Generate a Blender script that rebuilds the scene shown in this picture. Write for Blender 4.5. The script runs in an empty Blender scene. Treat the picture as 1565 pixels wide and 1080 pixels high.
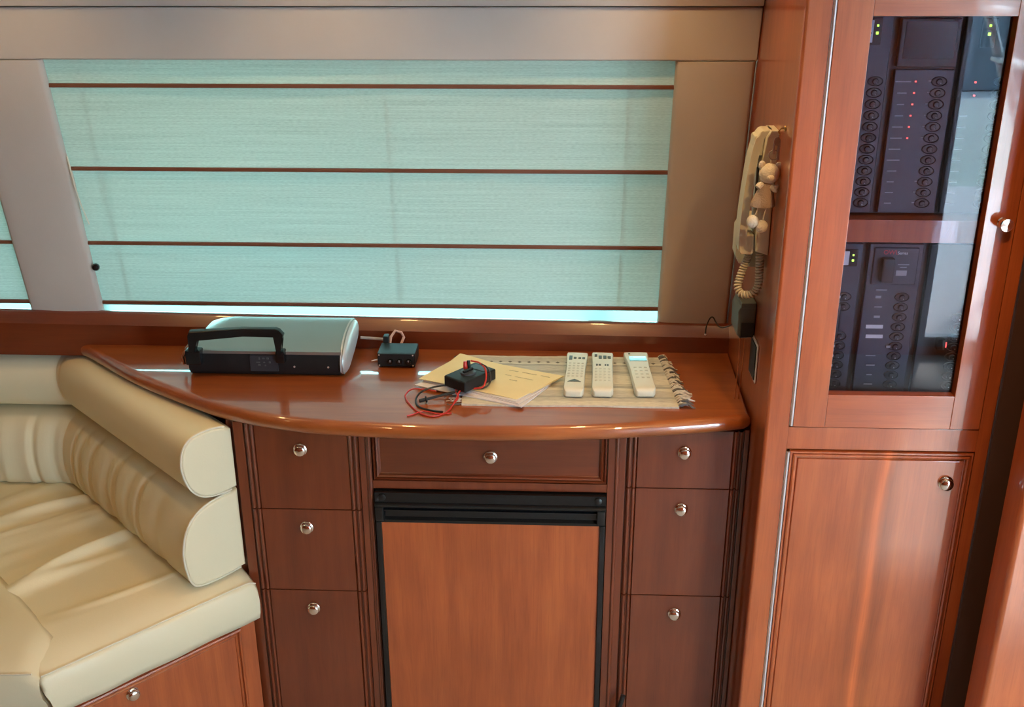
import bpy, bmesh, math, random
from mathutils import Vector, Matrix
random.seed(7)
PI = math.pi
SC = bpy.context.scene
COL = SC.collection
V = Vector

# ------------------------------------------------------------------ mesh builder
class MB:
    def __init__(s): s.bm = bmesh.new()
    def _face(s, vs):
        try: return s.bm.faces.new(vs)
        except ValueError: return None
    def box(s, x0, x1, y0, y1, z0, z1, bev=0.0, seg=2):
        vs = [s.bm.verts.new((x, y, z)) for x in (x0, x1) for y in (y0, y1) for z in (z0, z1)]
        fs = [(0,1,3,2),(4,6,7,5),(0,4,5,1),(2,3,7,6),(0,2,6,4),(1,5,7,3)]
        F = [s._face([vs[i] for i in f]) for f in fs]
        if bev > 0:
            ed = list({e for f in F for e in f.edges})
            bmesh.ops.bevel(s.bm, geom=ed, offset=bev, segments=seg, affect='EDGES', profile=0.5)
        return s
    def rings(s, loops, cap0=True, cap1=True, closed=False):
        R = [[s.bm.verts.new(p) for p in L] for L in loops]
        n = len(R[0]); m = len(R)
        for i in range(m if closed else m-1):
            a, b = R[i], R[(i+1) % m]
            for k in range(n):
                s._face([a[k], a[(k+1) % n], b[(k+1) % n], b[k]])
        if not closed:
            if cap0: s._face(R[0][::-1])
            if cap1: s._face(R[-1])
        return s
    def extr(s, poly, axis, a, b, bev=0.0, seg=2):
        def P(u, v, w):
            return {'x': (w, u, v), 'y': (u, w, v), 'z': (u, v, w)}[axis]
        A = [s.bm.verts.new(P(u, v, a)) for u, v in poly]; B = [s.bm.verts.new(P(u, v, b)) for u, v in poly]
        n = len(poly); F = [s._face(A), s._face(B[::-1])]
        caps = list({e for f in F if f for e in f.edges})
        for k in range(n): s._face([A[k], A[(k+1) % n], B[(k+1) % n], B[k]])
        if bev > 0: bmesh.ops.bevel(s.bm, geom=caps, offset=bev, segments=seg, affect='EDGES', profile=0.5)
        return s
    def tube(s, pts, r, n=8, closed=False):
        pts = [V(p) for p in pts]; m = len(pts)
        rr = r if isinstance(r, (list, tuple)) else [r]*m
        loops = []; up = None
        for i, p in enumerate(pts):
            if closed: d = pts[(i+1) % m] - pts[i-1]
            else: d = pts[min(i+1, m-1)] - pts[max(i-1, 0)]
            if d.length < 1e-9: d = V((0, 0, 1))
            d.normalize()
            if up is None:
                up = V((0, 0, 1)) if abs(d.z) < .9 else V((1, 0, 0))
            a = (up - d*up.dot(d))
            if a.length < 1e-6: a = d.orthogonal()
            a.normalize(); up = a; b = d.cross(a)
            loops.append([p + (a*math.cos(2*PI*k/n) + b*math.sin(2*PI*k/n))*rr[i] for k in range(n)])
        return s.rings(loops, closed=closed)
    def lathe(s, prof, o, d, n=20):
        d = V(d).normalized(); a = d.orthogonal().normalized(); b = d.cross(a); o = V(o)
        loops = [[o + d*h + (a*math.cos(2*PI*k/n) + b*math.sin(2*PI*k/n))*max(r, 1e-5) for k in range(n)] for r, h in prof]
        return s.rings(loops)
    def ball(s, c, r, n=14, m=9):
        r = r if isinstance(r, (list, tuple)) else (r, r, r)
        loops = []
        for j in range(m+1):
            t = -PI/2 + PI*j/m; q = max(math.cos(t), .02)
            loops.append([(c[0]+r[0]*q*math.cos(2*PI*k/n), c[1]+r[1]*q*math.sin(2*PI*k/n), c[2]+r[2]*math.sin(t)) for k in range(n)])
        return s.rings(loops)
    def grid(s, f, nu, nv):
        G = [[s.bm.verts.new(f(i/nu, j/nv)) for j in range(nv+1)] for i in range(nu+1)]
        for i in range(nu):
            for j in range(nv): s._face([G[i][j], G[i+1][j], G[i+1][j+1], G[i][j+1]])
        return s
    def panel(s, x0, x1, z0, z1, prof, yback):
        # a front panel facing -Y: nested rectangular rings (inset, y)
        def ring(d, y): return [(x0+d, y, z0+d), (x1-d, y, z0+d), (x1-d, y, z1-d), (x0+d, y, z1-d)]
        return s.rings([ring(0, yback)] + [ring(d, y) for d, y in prof])
    def xf(s, M):
        bmesh.ops.transform(s.bm, matrix=M, verts=s.bm.verts); return s

def wpos(o):
    p = V((0, 0, 0))
    while o is not None: p += o.location; o = o.parent
    return p

def build(mb, name, mat, parent=None, at=None, ang=35, flat=False, label=None, kind=None):
    bm = mb.bm
    bmesh.ops.recalc_face_normals(bm, faces=bm.faces)
    base = wpos(parent) if parent is not None else V((0, 0, 0))
    loc = V((0, 0, 0))
    if at is not None: loc = V(at) - base
    off = base + loc
    bmesh.ops.translate(bm, vec=-off, verts=bm.verts)
    me = bpy.data.meshes.new(name); bm.to_mesh(me); bm.free()
    if not flat:
        for p in me.polygons: p.use_smooth = True
        me.set_sharp_from_angle(angle=math.radians(ang))
    for m in (mat if isinstance(mat, (list, tuple)) else [mat]): me.materials.append(m)
    o = bpy.data.objects.new(name, me); COL.objects.link(o)
    if not flat:
        wn = o.modifiers.new('weighted_normals', 'WEIGHTED_NORMAL'); wn.keep_sharp = True; wn.weight = 60
    o.location = loc
    if parent is not None: o.parent = parent
    if label: o['label'] = label
    if kind: o['kind'] = kind
    return o

def thing(name, label, cat, loc, group=None):
    o = bpy.data.objects.new(name, None); o.empty_display_size = .02; COL.objects.link(o)
    o.location = loc; o['label'] = label; o['category'] = cat
    if group: o['group'] = group
    return o
def tag(o, label, cat, group=None):
    o['label'] = label; o['category'] = cat
    if group: o['group'] = group
    return o
def struct(mb, name, mat, **k):
    o = build(mb, name, mat, **k); o['kind'] = 'structure'; return o
def dup(o, parent=None):
    c = o.copy(); COL.objects.link(c)
    if parent is not None: c.parent = parent
    for ch in list(o.children): dup(ch, c)
    return c

# ------------------------------------------------------------------ materials
def nt(name):
    m = bpy.data.materials.new(name); m.use_nodes = True
    n = m.node_tree; p = n.nodes['Principled BSDF']; return m, n, p
def lk(n, a, b): n.links.new(a, b)
def plain(name, col, rough=.5, metal=0., coat=0., bump=0., bscale=200., emit=None, es=0., var=0., vscale=8., spec=.5):
    m, n, p = nt(name)
    p.inputs['Base Color'].default_value = (*col, 1); p.inputs['Roughness'].default_value = rough
    p.inputs['Metallic'].default_value = metal; p.inputs['Coat Weight'].default_value = coat
    p.inputs['Coat Roughness'].default_value = .05; p.inputs['Specular IOR Level'].default_value = spec
    tc = n.nodes.new('ShaderNodeTexCoord')
    if var > 0:
        no = n.nodes.new('ShaderNodeTexNoise'); no.inputs['Scale'].default_value = vscale; no.inputs['Detail'].default_value = 5
        cr = n.nodes.new('ShaderNodeValToRGB')
        cr.color_ramp.elements[0].position = .3; cr.color_ramp.elements[1].position = .7
        cr.color_ramp.elements[0].color = (*[c*(1-var) for c in col], 1); cr.color_ramp.elements[1].color = (*[min(1, c*(1+var)) for c in col], 1)
        lk(n, tc.outputs['Object'], no.inputs['Vector']); lk(n, no.outputs['Fac'], cr.inputs['Fac']); lk(n, cr.outputs['Color'], p.inputs['Base Color'])
    if bump > 0:
        no = n.nodes.new('ShaderNodeTexNoise'); no.inputs['Scale'].default_value = bscale; no.inputs['Detail'].default_value = 3
        b = n.nodes.new('ShaderNodeBump'); b.inputs['Strength'].default_value = bump; b.inputs['Distance'].default_value = .002
        lk(n, tc.outputs['Object'], no.inputs['Vector']); lk(n, no.outputs['Fac'], b.inputs['Height']); lk(n, b.outputs['Normal'], p.inputs['Normal'])
    if emit:
        p.inputs['Emission Color'].default_value = (*emit, 1); p.inputs['Emission Strength'].default_value = es
    return m

def wood(name, axis, dark=(.31, .060, .015), mid=(.40, .084, .021), light=(.49, .116, .029), rough=.3, coat=1., figure=0., plank=0.):
    m, n, p = nt(name)
    tc = n.nodes.new('ShaderNodeTexCoord')
    mp = n.nodes.new('ShaderNodeMapping')
    s = {'x': (1.3, 16, 16), 'y': (16, 1.3, 16), 'z': (16, 16, 1.3)}[axis]
    mp.inputs['Scale'].default_value = s
    no = n.nodes.new('ShaderNodeTexNoise'); no.inputs['Scale'].default_value = 2.2; no.inputs['Detail'].default_value = 8; no.inputs['Roughness'].default_value = .62; no.inputs['Distortion'].default_value = .35
    cr = n.nodes.new('ShaderNodeValToRGB'); e = cr.color_ramp.elements
    e[0].position = .28; e[0].color = (*dark, 1); e[1].position = .74; e[1].color = (*light, 1)
    q = e.new(.5); q.color = (*mid, 1)
    lk(n, tc.outputs['Object'], mp.inputs['Vector']); lk(n, mp.outputs['Vector'], no.inputs['Vector']); lk(n, no.outputs['Fac'], cr.inputs['Fac'])
    # fine pores along the grain
    mp2 = n.nodes.new('ShaderNodeMapping'); mp2.inputs['Scale'].default_value = [v*14 if v > 2 else v*5 for v in s]
    n2 = n.nodes.new('ShaderNodeTexNoise'); n2.inputs['Scale'].default_value = 2.0; n2.inputs['Detail'].default_value = 3
    lk(n, tc.outputs['Object'], mp2.inputs['Vector']); lk(n, mp2.outputs['Vector'], n2.inputs['Vector'])
    c2 = n.nodes.new('ShaderNodeValToRGB'); c2.color_ramp.elements[0].position = .33; c2.color_ramp.elements[0].color = (.90, .88, .86, 1); c2.color_ramp.elements[1].position = .5; c2.color_ramp.elements[1].color = (1, 1, 1, 1)
    lk(n, n2.outputs['Fac'], c2.inputs['Fac'])
    mx = n.nodes.new('ShaderNodeMix'); mx.data_type = 'RGBA'; mx.blend_type = 'MULTIPLY'; mx.inputs[0].default_value = 1
    lk(n, cr.outputs['Color'], mx.inputs[6]); lk(n, c2.outputs['Color'], mx.inputs[7])
    out = mx.outputs[2]
    # large soft mottling of the veneer
    n3 = n.nodes.new('ShaderNodeTexNoise'); n3.inputs['Scale'].default_value = 4.5; n3.inputs['Detail'].default_value = 2
    lk(n, tc.outputs['Object'], n3.inputs['Vector'])
    c3 = n.nodes.new('ShaderNodeValToRGB'); c3.color_ramp.elements[0].position = .3; c3.color_ramp.elements[0].color = (.86, .84, .82, 1); c3.color_ramp.elements[1].position = .7; c3.color_ramp.elements[1].color = (1.08, 1.08, 1.08, 1)
    lk(n, n3.outputs['Fac'], c3.inputs['Fac'])
    m3 = n.nodes.new('ShaderNodeMix'); m3.data_type = 'RGBA'; m3.blend_type = 'MULTIPLY'; m3.inputs[0].default_value = 1
    lk(n, out, m3.inputs[6]); lk(n, c3.outputs['Color'], m3.inputs[7]); out = m3.outputs[2]
    if figure:
        # one pale heart streak with a dark line on each side, running up the veneer, wandering slightly
        sx = n.nodes.new('ShaderNodeSeparateXYZ'); lk(n, tc.outputs['Object'], sx.inputs[0])
        nz = n.nodes.new('ShaderNodeTexNoise'); nz.inputs['Scale'].default_value = 1.6; nz.inputs['Detail'].default_value = 1
        mz = n.nodes.new('ShaderNodeMapping'); mz.inputs['Scale'].default_value = (.3, .3, 1); lk(n, tc.outputs['Object'], mz.inputs['Vector']); lk(n, mz.outputs['Vector'], nz.inputs['Vector'])
        wm = n.nodes.new('ShaderNodeMath'); wm.operation = 'MULTIPLY_ADD'; wm.inputs[1].default_value = .07; wm.inputs[2].default_value = -.035 + figure
        lk(n, nz.outputs['Fac'], wm.inputs[0])
        ad = n.nodes.new('ShaderNodeMath'); ad.operation = 'ADD'; lk(n, sx.outputs['X'], ad.inputs[0]); lk(n, wm.outputs[0], ad.inputs[1])
        mr = n.nodes.new('ShaderNodeMapRange'); mr.inputs['From Min'].default_value = -.06; mr.inputs['From Max'].default_value = .06
        lk(n, ad.outputs[0], mr.inputs['Value'])
        c4 = n.nodes.new('ShaderNodeValToRGB'); ee = c4.color_ramp.elements
        ee[0].position = 0; ee[0].color = (.5, .5, .5, 1); ee[1].position = 1; ee[1].color = (.5, .5, .5, 1)
        for ps, g in ((.2, .47), (.33, .40), (.42, .50), (.49, .74), (.53, .72), (.58, .48), (.66, .36), (.80, .47)):
            k = ee.new(ps); k.color = (g, g, g*.9, 1)
        lk(n, mr.outputs[0], c4.inputs['Fac'])
        m4 = n.nodes.new('ShaderNodeMix'); m4.data_type = 'RGBA'; m4.blend_type = 'MULTIPLY'; m4.inputs[0].default_value = 1
        g2 = n.nodes.new('ShaderNodeMix'); g2.data_type = 'RGBA'; g2.blend_type = 'MULTIPLY'; g2.inputs[0].default_value = 1; g2.inputs[7].default_value = (2, 2, 2, 1)
        lk(n, c4.outputs['Color'], g2.inputs[6]); lk(n, out, m4.inputs[6]); lk(n, g2.outputs[2], m4.inputs[7]); out = m4.outputs[2]
    lk(n, out, p.inputs['Base Color'])
    p.inputs['Roughness'].default_value = rough
    p.inputs['Coat Weight'].default_value = coat; p.inputs['Coat Roughness'].default_value = .035; p.inputs['Coat IOR'].default_value = 1.53
    return m

def stripes_fabric(name, col, trans):
    # woven blind cloth: diffuse plus light coming through, fine horizontal threads
    m = bpy.data.materials.new(name); m.use_nodes = True; n = m.node_tree
    n.nodes.remove(n.nodes['Principled BSDF']); out = n.nodes['Material Output']
    tc = n.nodes.new('ShaderNodeTexCoord'); mp = n.nodes.new('ShaderNodeMapping'); mp.inputs['Scale'].default_value = (3, 1, 330)
    no = n.nodes.new('ShaderNodeTexNoise'); no.inputs['Scale'].default_value = 1.; no.inputs['Detail'].default_value = 4; no.inputs['Roughness'].default_value = .7
    lk(n, tc.outputs['Object'], mp.inputs['Vector']); lk(n, mp.outputs['Vector'], no.inputs['Vector'])
    cr = n.nodes.new('ShaderNodeValToRGB'); cr.color_ramp.elements[0].position = .3; cr.color_ramp.elements[1].position = .62
    cr.color_ramp.elements[0].color = (*[c*.70 for c in col], 1); cr.color_ramp.elements[1].color = (*[c*1.05 for c in col], 1)
    m2 = n.nodes.new('ShaderNodeMapping'); m2.inputs['Scale'].default_value = (110, 1, 700); n2 = n.nodes.new('ShaderNodeTexNoise'); n2.inputs['Scale'].default_value = 1.; n2.inputs['Detail'].default_value = 2
    lk(n, tc.outputs['Object'], m2.inputs['Vector']); lk(n, m2.outputs['Vector'], n2.inputs['Vector'])
    av = n.nodes.new('ShaderNodeMath'); av.operation = 'MULTIPLY_ADD'; av.inputs[1].default_value = .45
    hf = n.nodes.new('ShaderNodeMath'); hf.operation = 'MULTIPLY'; hf.inputs[1].default_value = .55
    lk(n, no.outputs['Fac'], hf.inputs[0]); lk(n, n2.outputs['Fac'], av.inputs[0]); lk(n, hf.outputs[0], av.inputs[2]); lk(n, av.outputs[0], cr.inputs['Fac'])
    d = n.nodes.new('ShaderNodeBsdfDiffuse'); t = n.nodes.new('ShaderNodeBsdfTranslucent'); mx = n.nodes.new('ShaderNodeMixShader'); mx.inputs[0].default_value = trans
    b = n.nodes.new('ShaderNodeBump'); b.inputs['Strength'].default_value = .25; b.inputs['Distance'].default_value = .001
    lk(n, no.outputs['Fac'], b.inputs['Height']); lk(n, b.outputs['Normal'], d.inputs['Normal'])
    lk(n, cr.outputs['Color'], d.inputs['Color']); lk(n, cr.outputs['Color'], t.inputs['Color'])
    lk(n, d.outputs[0], mx.inputs[1]); lk(n, t.outputs[0], mx.inputs[2]); lk(n, mx.outputs[0], out.inputs['Surface'])
    return m

def clear_glass(name, tint=(1, 1, 1), ior=1.5):
    m = bpy.data.materials.new(name); m.use_nodes = True; n = m.node_tree
    n.nodes.remove(n.nodes['Principled BSDF']); out = n.nodes['Material Output']
    t = n.nodes.new('ShaderNodeBsdfTransparent'); t.inputs[0].default_value = (*tint, 1)
    g = n.nodes.new('ShaderNodeBsdfGlossy'); g.inputs['Roughness'].default_value = 0.0
    f = n.nodes.new('ShaderNodeFresnel'); ge = n.nodes.new('ShaderNodeNewGeometry')
    io = n.nodes.new('ShaderNodeMapRange'); io.inputs['To Min'].default_value = ior; io.inputs['To Max'].default_value = 1/ior   # same reflectance from both faces of the pane
    lk(n, ge.outputs['Backfacing'], io.inputs['Value']); lk(n, io.outputs[0], f.inputs[0])
    mx = n.nodes.new('ShaderNodeMixShader')
    lk(n, f.outputs[0], mx.inputs[0]); lk(n, t.outputs[0], mx.inputs[1]); lk(n, g.outputs[0], mx.inputs[2]); lk(n, mx.outputs[0], out.inputs['Surface'])
    return m

def mat_cloth(name):
    # placemat: stripes across the depth, woven ribs, one row of small dark diamonds
    m, n, p = nt(name)
    tc = n.nodes.new('ShaderNodeTexCoord'); sx = n.nodes.new('ShaderNodeSeparateXYZ'); lk(n, tc.outputs['Object'], sx.inputs[0])
    mr = n.nodes.new('ShaderNodeMapRange'); mr.inputs['From Min'].default_value = -.135; mr.inputs['From Max'].default_value = .135
    lk(n, sx.outputs['Y'], mr.inputs['Value'])
    cr = n.nodes.new('ShaderNodeValToRGB'); cr.color_ramp.interpolation = 'CONSTANT'; e = cr.color_ramp.elements
    cre = (.70, .66, .55); gry = (.42, .41, .36); mid = (.57, .54, .46)
    e[0].position = 0; e[0].color = (*cre, 1); e[1].position = .10; e[1].color = (*mid, 1)
    for ps, c in ((.16, gry), (.19, mid), (.30, cre), (.345, gry), (.39, mid), (.43, cre), (.60, mid), (.64, gry), (.68, mid), (.78, gry), (.81, cre), (.85, mid), (.95, cre)):
        k = e.new(ps); k.color = (*c, 1)
    lk(n, mr.outputs[0], cr.inputs['Fac'])
    w = n.nodes.new('ShaderNodeTexNoise'); w.inputs['Scale'].default_value = 1; w.inputs['Detail'].default_value = 3
    mp = n.nodes.new('ShaderNodeMapping'); mp.inputs['Scale'].default_value = (60, 500, 1); lk(n, tc.outputs['Object'], mp.inputs['Vector']); lk(n, mp.outputs['Vector'], w.inputs['Vector'])
    c2 = n.nodes.new('ShaderNodeValToRGB'); c2.color_ramp.elements[0].position = .3; c2.color_ramp.elements[0].color = (.72, .72, .72, 1); c2.color_ramp.elements[1].position = .6
    lk(n, w.outputs['Fac'], c2.inputs['Fac'])
    mx = n.nodes.new('ShaderNodeMix'); mx.data_type = 'RGBA'; mx.blend_type = 'MULTIPLY'; mx.inputs[0].default_value = 1
    lk(n, cr.outputs['Color'], mx.inputs[6]); lk(n, c2.outputs['Color'], mx.inputs[7])
    # diamonds: |x mod .021| + |y - .1| < .0045
    fx = n.nodes.new('ShaderNodeMath'); fx.operation = 'PINGPONG'; fx.inputs[1].default_value = .0105; lk(n, sx.outputs['X'], fx.inputs[0])
    ys = n.nodes.new('ShaderNodeMath'); ys.operation = 'SUBTRACT'; ys.inputs[1].default_value = .096; lk(n, sx.outputs['Y'], ys.inputs[0])
    ya = n.nodes.new('ShaderNodeMath'); ya.operation = 'ABSOLUTE'; lk(n, ys.outputs[0], ya.inputs[0])
    sm = n.nodes.new('ShaderNodeMath'); sm.operation = 'ADD'; lk(n, fx.outputs[0], sm.inputs[0]); lk(n, ya.outputs[0], sm.inputs[1])
    lt = n.nodes.new('ShaderNodeMath'); lt.operation = 'LESS_THAN'; lt.inputs[1].default_value = .005; lk(n, sm.outputs[0], lt.inputs[0])
    m2 = n.nodes.new('ShaderNodeMix'); m2.data_type = 'RGBA'; m2.inputs[7].default_value = (.15, .14, .12, 1)
    lk(n, lt.outputs[0], m2.inputs[0]); lk(n, mx.outputs[2], m2.inputs[6]); lk(n, m2.outputs[2], p.inputs['Base Color'])
    b = n.nodes.new('ShaderNodeBump'); b.inputs['Strength'].default_value = .5; b.inputs['Distance'].default_value = .001
    lk(n, w.outputs['Fac'], b.inputs['Height']); lk(n, b.outputs['Normal'], p.inputs['Normal']); p.inputs['Roughness'].default_value = .9
    return m

WV = wood('cherry_vertical', 'z'); WH = wood('cherry_horizontal', 'x')
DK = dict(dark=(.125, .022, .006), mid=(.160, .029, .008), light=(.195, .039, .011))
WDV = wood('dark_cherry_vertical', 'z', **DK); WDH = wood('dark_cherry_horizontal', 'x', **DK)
WT = wood('cherry_top', 'x', dark=(.24, .056, .012), mid=(.31, .078, .017), light=(.38, .105, .024))
WF = wood('cherry_figured', 'z', figure=-.006)
SUEDE = plain('headliner_suede', (.56, .51, .475), .85, bump=.12, bscale=500, var=.04, vscale=5)
LEATHER = plain('cream_leather', (.77, .69, .48), .42, bump=.10, bscale=330, var=.03, vscale=4)
PIPE = plain('cream_piping', (.76, .70, .56), .45, bump=.05)
BLIND = stripes_fabric('blind_cloth', (.52, .535, .50), .185)
BATTEN = plain('batten_brown', (.16, .055, .028), .45, bump=.05)
BLACKP = plain('black_plastic', (.012, .013, .014), .5, bump=.06, bscale=700, spec=.3)
BLACKG = plain('black_gloss', (.008, .009, .010), .22, bump=.02, bscale=300)
FRIDGEB = plain('fridge_black', (.010, .010, .010), .34, bump=.03, bscale=500)
CHROME = plain('polished_nickel', (.86, .82, .76), .08, 1., bump=.01)
STEEL = plain('hinge_steel', (.84, .80, .80), .36, .6, bump=.03)
SILVER = plain('silver_paint', (.36, .38, .37), .34, .75, bump=.03, bscale=900)
SILVERL = plain('pale_silver', (.56, .58, .60), .38, .35, bump=.03, bscale=900)
DARKGREY = plain('dark_grey_plastic', (.035, .038, .045), .45, bump=.06, bscale=600)
BOXGREY = plain('grey_box_plastic', (.10, .115, .105), .5, bump=.05, bscale=500)
PANELP = plain('panel_plastic', (.042, .042, .060), .42, bump=.03, bscale=500)
PANELD = plain('panel_dark', (.010, .010, .013), .4, bump=.03, bscale=500)
IVORY = plain('ivory_plastic', (.70, .66, .50), .38, bump=.02, bscale=500)
REMOTE = plain('remote_shell', (.68, .645, .53), .42, bump=.03, bscale=600)
REMOTEB = plain('remote_underside', (.66, .64, .62), .45, bump=.03, bscale=600)
KEYD = plain('dark_key', (.07, .075, .06), .5, bump=.03)
KEYP = plain('pale_key', (.57, .54, .44), .5, bump=.03)
LCD = plain('lcd_teal', (.10, .20, .21), .12, bump=.01)
LCDL = plain('lcd_pale', (.42, .60, .62), .12, bump=.01)
MANILA = plain('manila_card', (.80, .66, .36), .75, bump=.05, bscale=250, var=.03, vscale=20)
PAPER = plain('white_paper', (.72, .68, .72), .8, bump=.05, bscale=200)
PENCIL = plain('pencil_grey', (.38, .32, .22), .8, bump=.02)
RED = plain('red_wire', (.50, .03, .02), .35, bump=.02)
BLACKW = plain('black_wire', (.012, .011, .011), .4, bump=.02)
GREYW = plain('grey_wire', (.42, .38, .37), .5, bump=.02)
PINKW = plain('pinkish_wire', (.50, .30, .25), .5, bump=.02)
ORANGEW = plain('orange_wire', (.50, .17, .06), .5, bump=.02)
CORD = plain('handset_cord', (.55, .50, .40), .5, bump=.03)
PLUSH = plain('plush_cream', (.74, .66, .53), .95, bump=.9, bscale=450, var=.06, vscale=90)
PLUSHD = plain('plush_dress', (.46, .34, .25), .95, bump=.8, bscale=420, var=.06, vscale=80)
KEYS = plain('key_metal', (.34, .30, .26), .28, 1., bump=.05)
BRASS = plain('brass_hook', (.50, .30, .10), .3, 1., bump=.03)
FRINGEM = plain('fringe_pale', (.60, .57, .53), .9, bump=.4, bscale=600)
FRINGED = plain('fringe_dark', (.13, .125, .13), .9, bump=.4, bscale=600)
MATC = mat_cloth('placemat_weave')
LEDR = plain('led_red', (.5, .03, .02), .3, emit=(1, .12, .10), es=2.5, bump=.01)
LEDG = plain('led_green', (.3, .5, .05), .3, emit=(.55, 1, .10), es=2.2, bump=.01)
LABELW = plain('white_label', (.72, .70, .74), .6, bump=.02)
LABELT = plain('legend_print', (.36, .35, .38), .6, bump=.02)
REDP = plain('red_print', (.55, .05, .07), .6, bump=.02)
METER = plain('meter_face', (.60, .58, .64), .5, bump=.02)
GLASS = clear_glass('cabinet_glass', (.82, .82, .88), 1.5)
WGLASS = clear_glass('window_glass', (.98, .98, .98), 1.5)
TGLASS = clear_glass('tinted_window_glass', (.445, .565, .515), 1.5)
GEL = plain('white_gelcoat', (.82, .84, .84), .3, bump=.02, bscale=40)
CARPET = plain('pale_carpet', (.46, .45, .43), .95, bump=.8, bscale=300, var=.1, vscale=60)
LAMPM = plain('lamp_lens', (.9, .85, .7), .4, emit=(1, .74, .42), es=12, bump=.01)
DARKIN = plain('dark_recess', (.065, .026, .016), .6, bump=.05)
FRAMEM = plain('grey_alloy', (.20, .21, .22), .35, .7, bump=.03)
DECKM = plain('teak_deck', (.42, .36, .28), .7, bump=.2, bscale=80, var=.15, vscale=12)
NAVY = plain('navy_canvas', (.03, .045, .06), .7, bump=.2, bscale=300)

# ------------------------------------------------------------------ room shell
CEIL = 2.05
def yw(z): return 2.28 - .18*(z - .96)          # leaning window wall
def lean_box(x0, x1, z0, z1, t, front=0., bev=.006):
    m = MB()
    m.extr([(yw(z0)+front, z0), (yw(z1)+front, z1), (yw(z1)+front+t, z1), (yw(z0)+front+t, z0)], 'x', x0, x1)
    if bev: bmesh.ops.bevel(m.bm, geom=list(m.bm.edges), offset=bev, segments=3, affect='EDGES', profile=.5)
    return m

struct(MB().box(-2.6, 3.15, -.9, 2.5, -.05, 0), 'floor', CARPET)
struct(MB().box(-2.65, -2.6, -1.6, 2.5, 0, CEIL), 'wall_left', WV)
struct(MB().box(3.15, 3.2, -1.6, 2.5, 0, CEIL), 'wall_starboard', SUEDE)
# headliner: flat, with a cove coming down to the valance over the counter
m = MB()
prof = [(yw(1.655)-.006, 1.655), (yw(1.655)-.04, 1.74), (2.03, 1.85), (1.95, 1.94), (1.84, 2.005), (1.70, 2.04), (1.5, CEIL), (-1.65, CEIL), (-1.65, CEIL+.05), (2.45, CEIL+.05), (2.45, 1.655)]
m.extr(prof, 'x', -2.65, .386)
m.box(.386, 3.2, -1.65, 2.45, CEIL, CEIL+.05)
struct(m, 'ceiling', SUEDE, ang=50)
# window wall: lower wall, sill board and cap, valance, two padded pillars
struct(MB().box(-2.6, .388, 2.40, 2.45, 0, .93), 'wall_back', WH)
m = MB()
m.extr([(2.250, .872), (2.250, .938), (2.256, .945), (2.268, .9585), (2.276, .962), (2.284, .962), (2.284, .952), (2.40, .948), (2.40, .90), (2.285, .90), (2.285, .872)], 'x', -2.6, .388)
for v in m.bm.verts:
    if v.co.z > .93: v.co.z -= .0086*(v.co.x-.23)      # the sill follows the sheer of the deck
struct(m, 'trim_1', WDH, ang=25)
m = MB().box(-2.6, .388, 2.286, 2.56, .9525, .957, .001)
for v in m.bm.verts: v.co.z -= .0086*(v.co.x-.23)
struct(m, 'trim_2', plain('sill_grey', (.27, .275, .28), .4, bump=.02, bscale=60))
m = lean_box(-2.6, .3875, 1.5495, 1.6525, .10, 0., .004)
struct(m, 'trim_3', SUEDE)
def pillar(x0, x1):
    m = MB(); nz = 24; loops = []
    for i in range(nz+1):
        z = .953 + (1.5485-.953)*i/nz
        b = .006 * math.exp(-((z-1.29)/.05)**2) if x0 < -1 else 0.
        L = []
        y = yw(z); x1b = x1 + b*.8
        for (dx, dy) in ((0, .0145), (0, .012), (.003, .005), (.010, .0), ):
            L.append((x0+dx, y+dy, z))
        for k in range(1, 6): L.append((x0+.01+(x1b-x0-.02)*k/6, y - .0035*math.sin(PI*k/6), z))
        for (dx, dy) in ((.010, .0), (.003, .005), (0, .012), (0, .0145)):
            L.append((x1b-dx, y+dy, z))
        loops.append(L)
    return m.rings(loops)
struct(pillar(-1.225, -1.053), 'trim_4', SUEDE)
struct(pillar(.2285, .3865), 'trim_5', SUEDE)
# glass outboard of the blinds
for k, (a, b) in enumerate(((-1.10, .30), (-2.6, -1.18))):
    g = MB(); g.extr([(yw(.955)+.10, .955), (yw(1.66)+.10, 1.66), (yw(1.66)+.105, 1.66), (yw(.955)+.105, .955)], 'x', a, b)
    struct(g, 'window_%d' % (k+1), TGLASS)
struct(MB().box(-1.18, -1.10, 2.30, 2.42, .957, 1.66), 'trim_6', SUEDE)
struct(MB().box(.30, .386, 2.33, 2.43, .957, 1.66), 'trim_7', SUEDE)
struct(MB().box(-2.65, .386, 2.20, 2.42, 1.70, 1.76), 'trim_8', GEL)
# side deck and its overhang outside that window
struct(MB().box(-3.2, .9, 2.45, 3.0, .86, .90), 'deck_side', GEL)
struct(MB().box(-3.2, .9, 2.45, 3.35, 1.70, 1.78), 'deck_overhang', GEL)
struct(MB().box(.08, .14, 2.44, 3.0, 1.08, 1.70), 'blind_shade_panel', WV)  # added unseen panel, blocks sky light from the blind's upper right

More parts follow.
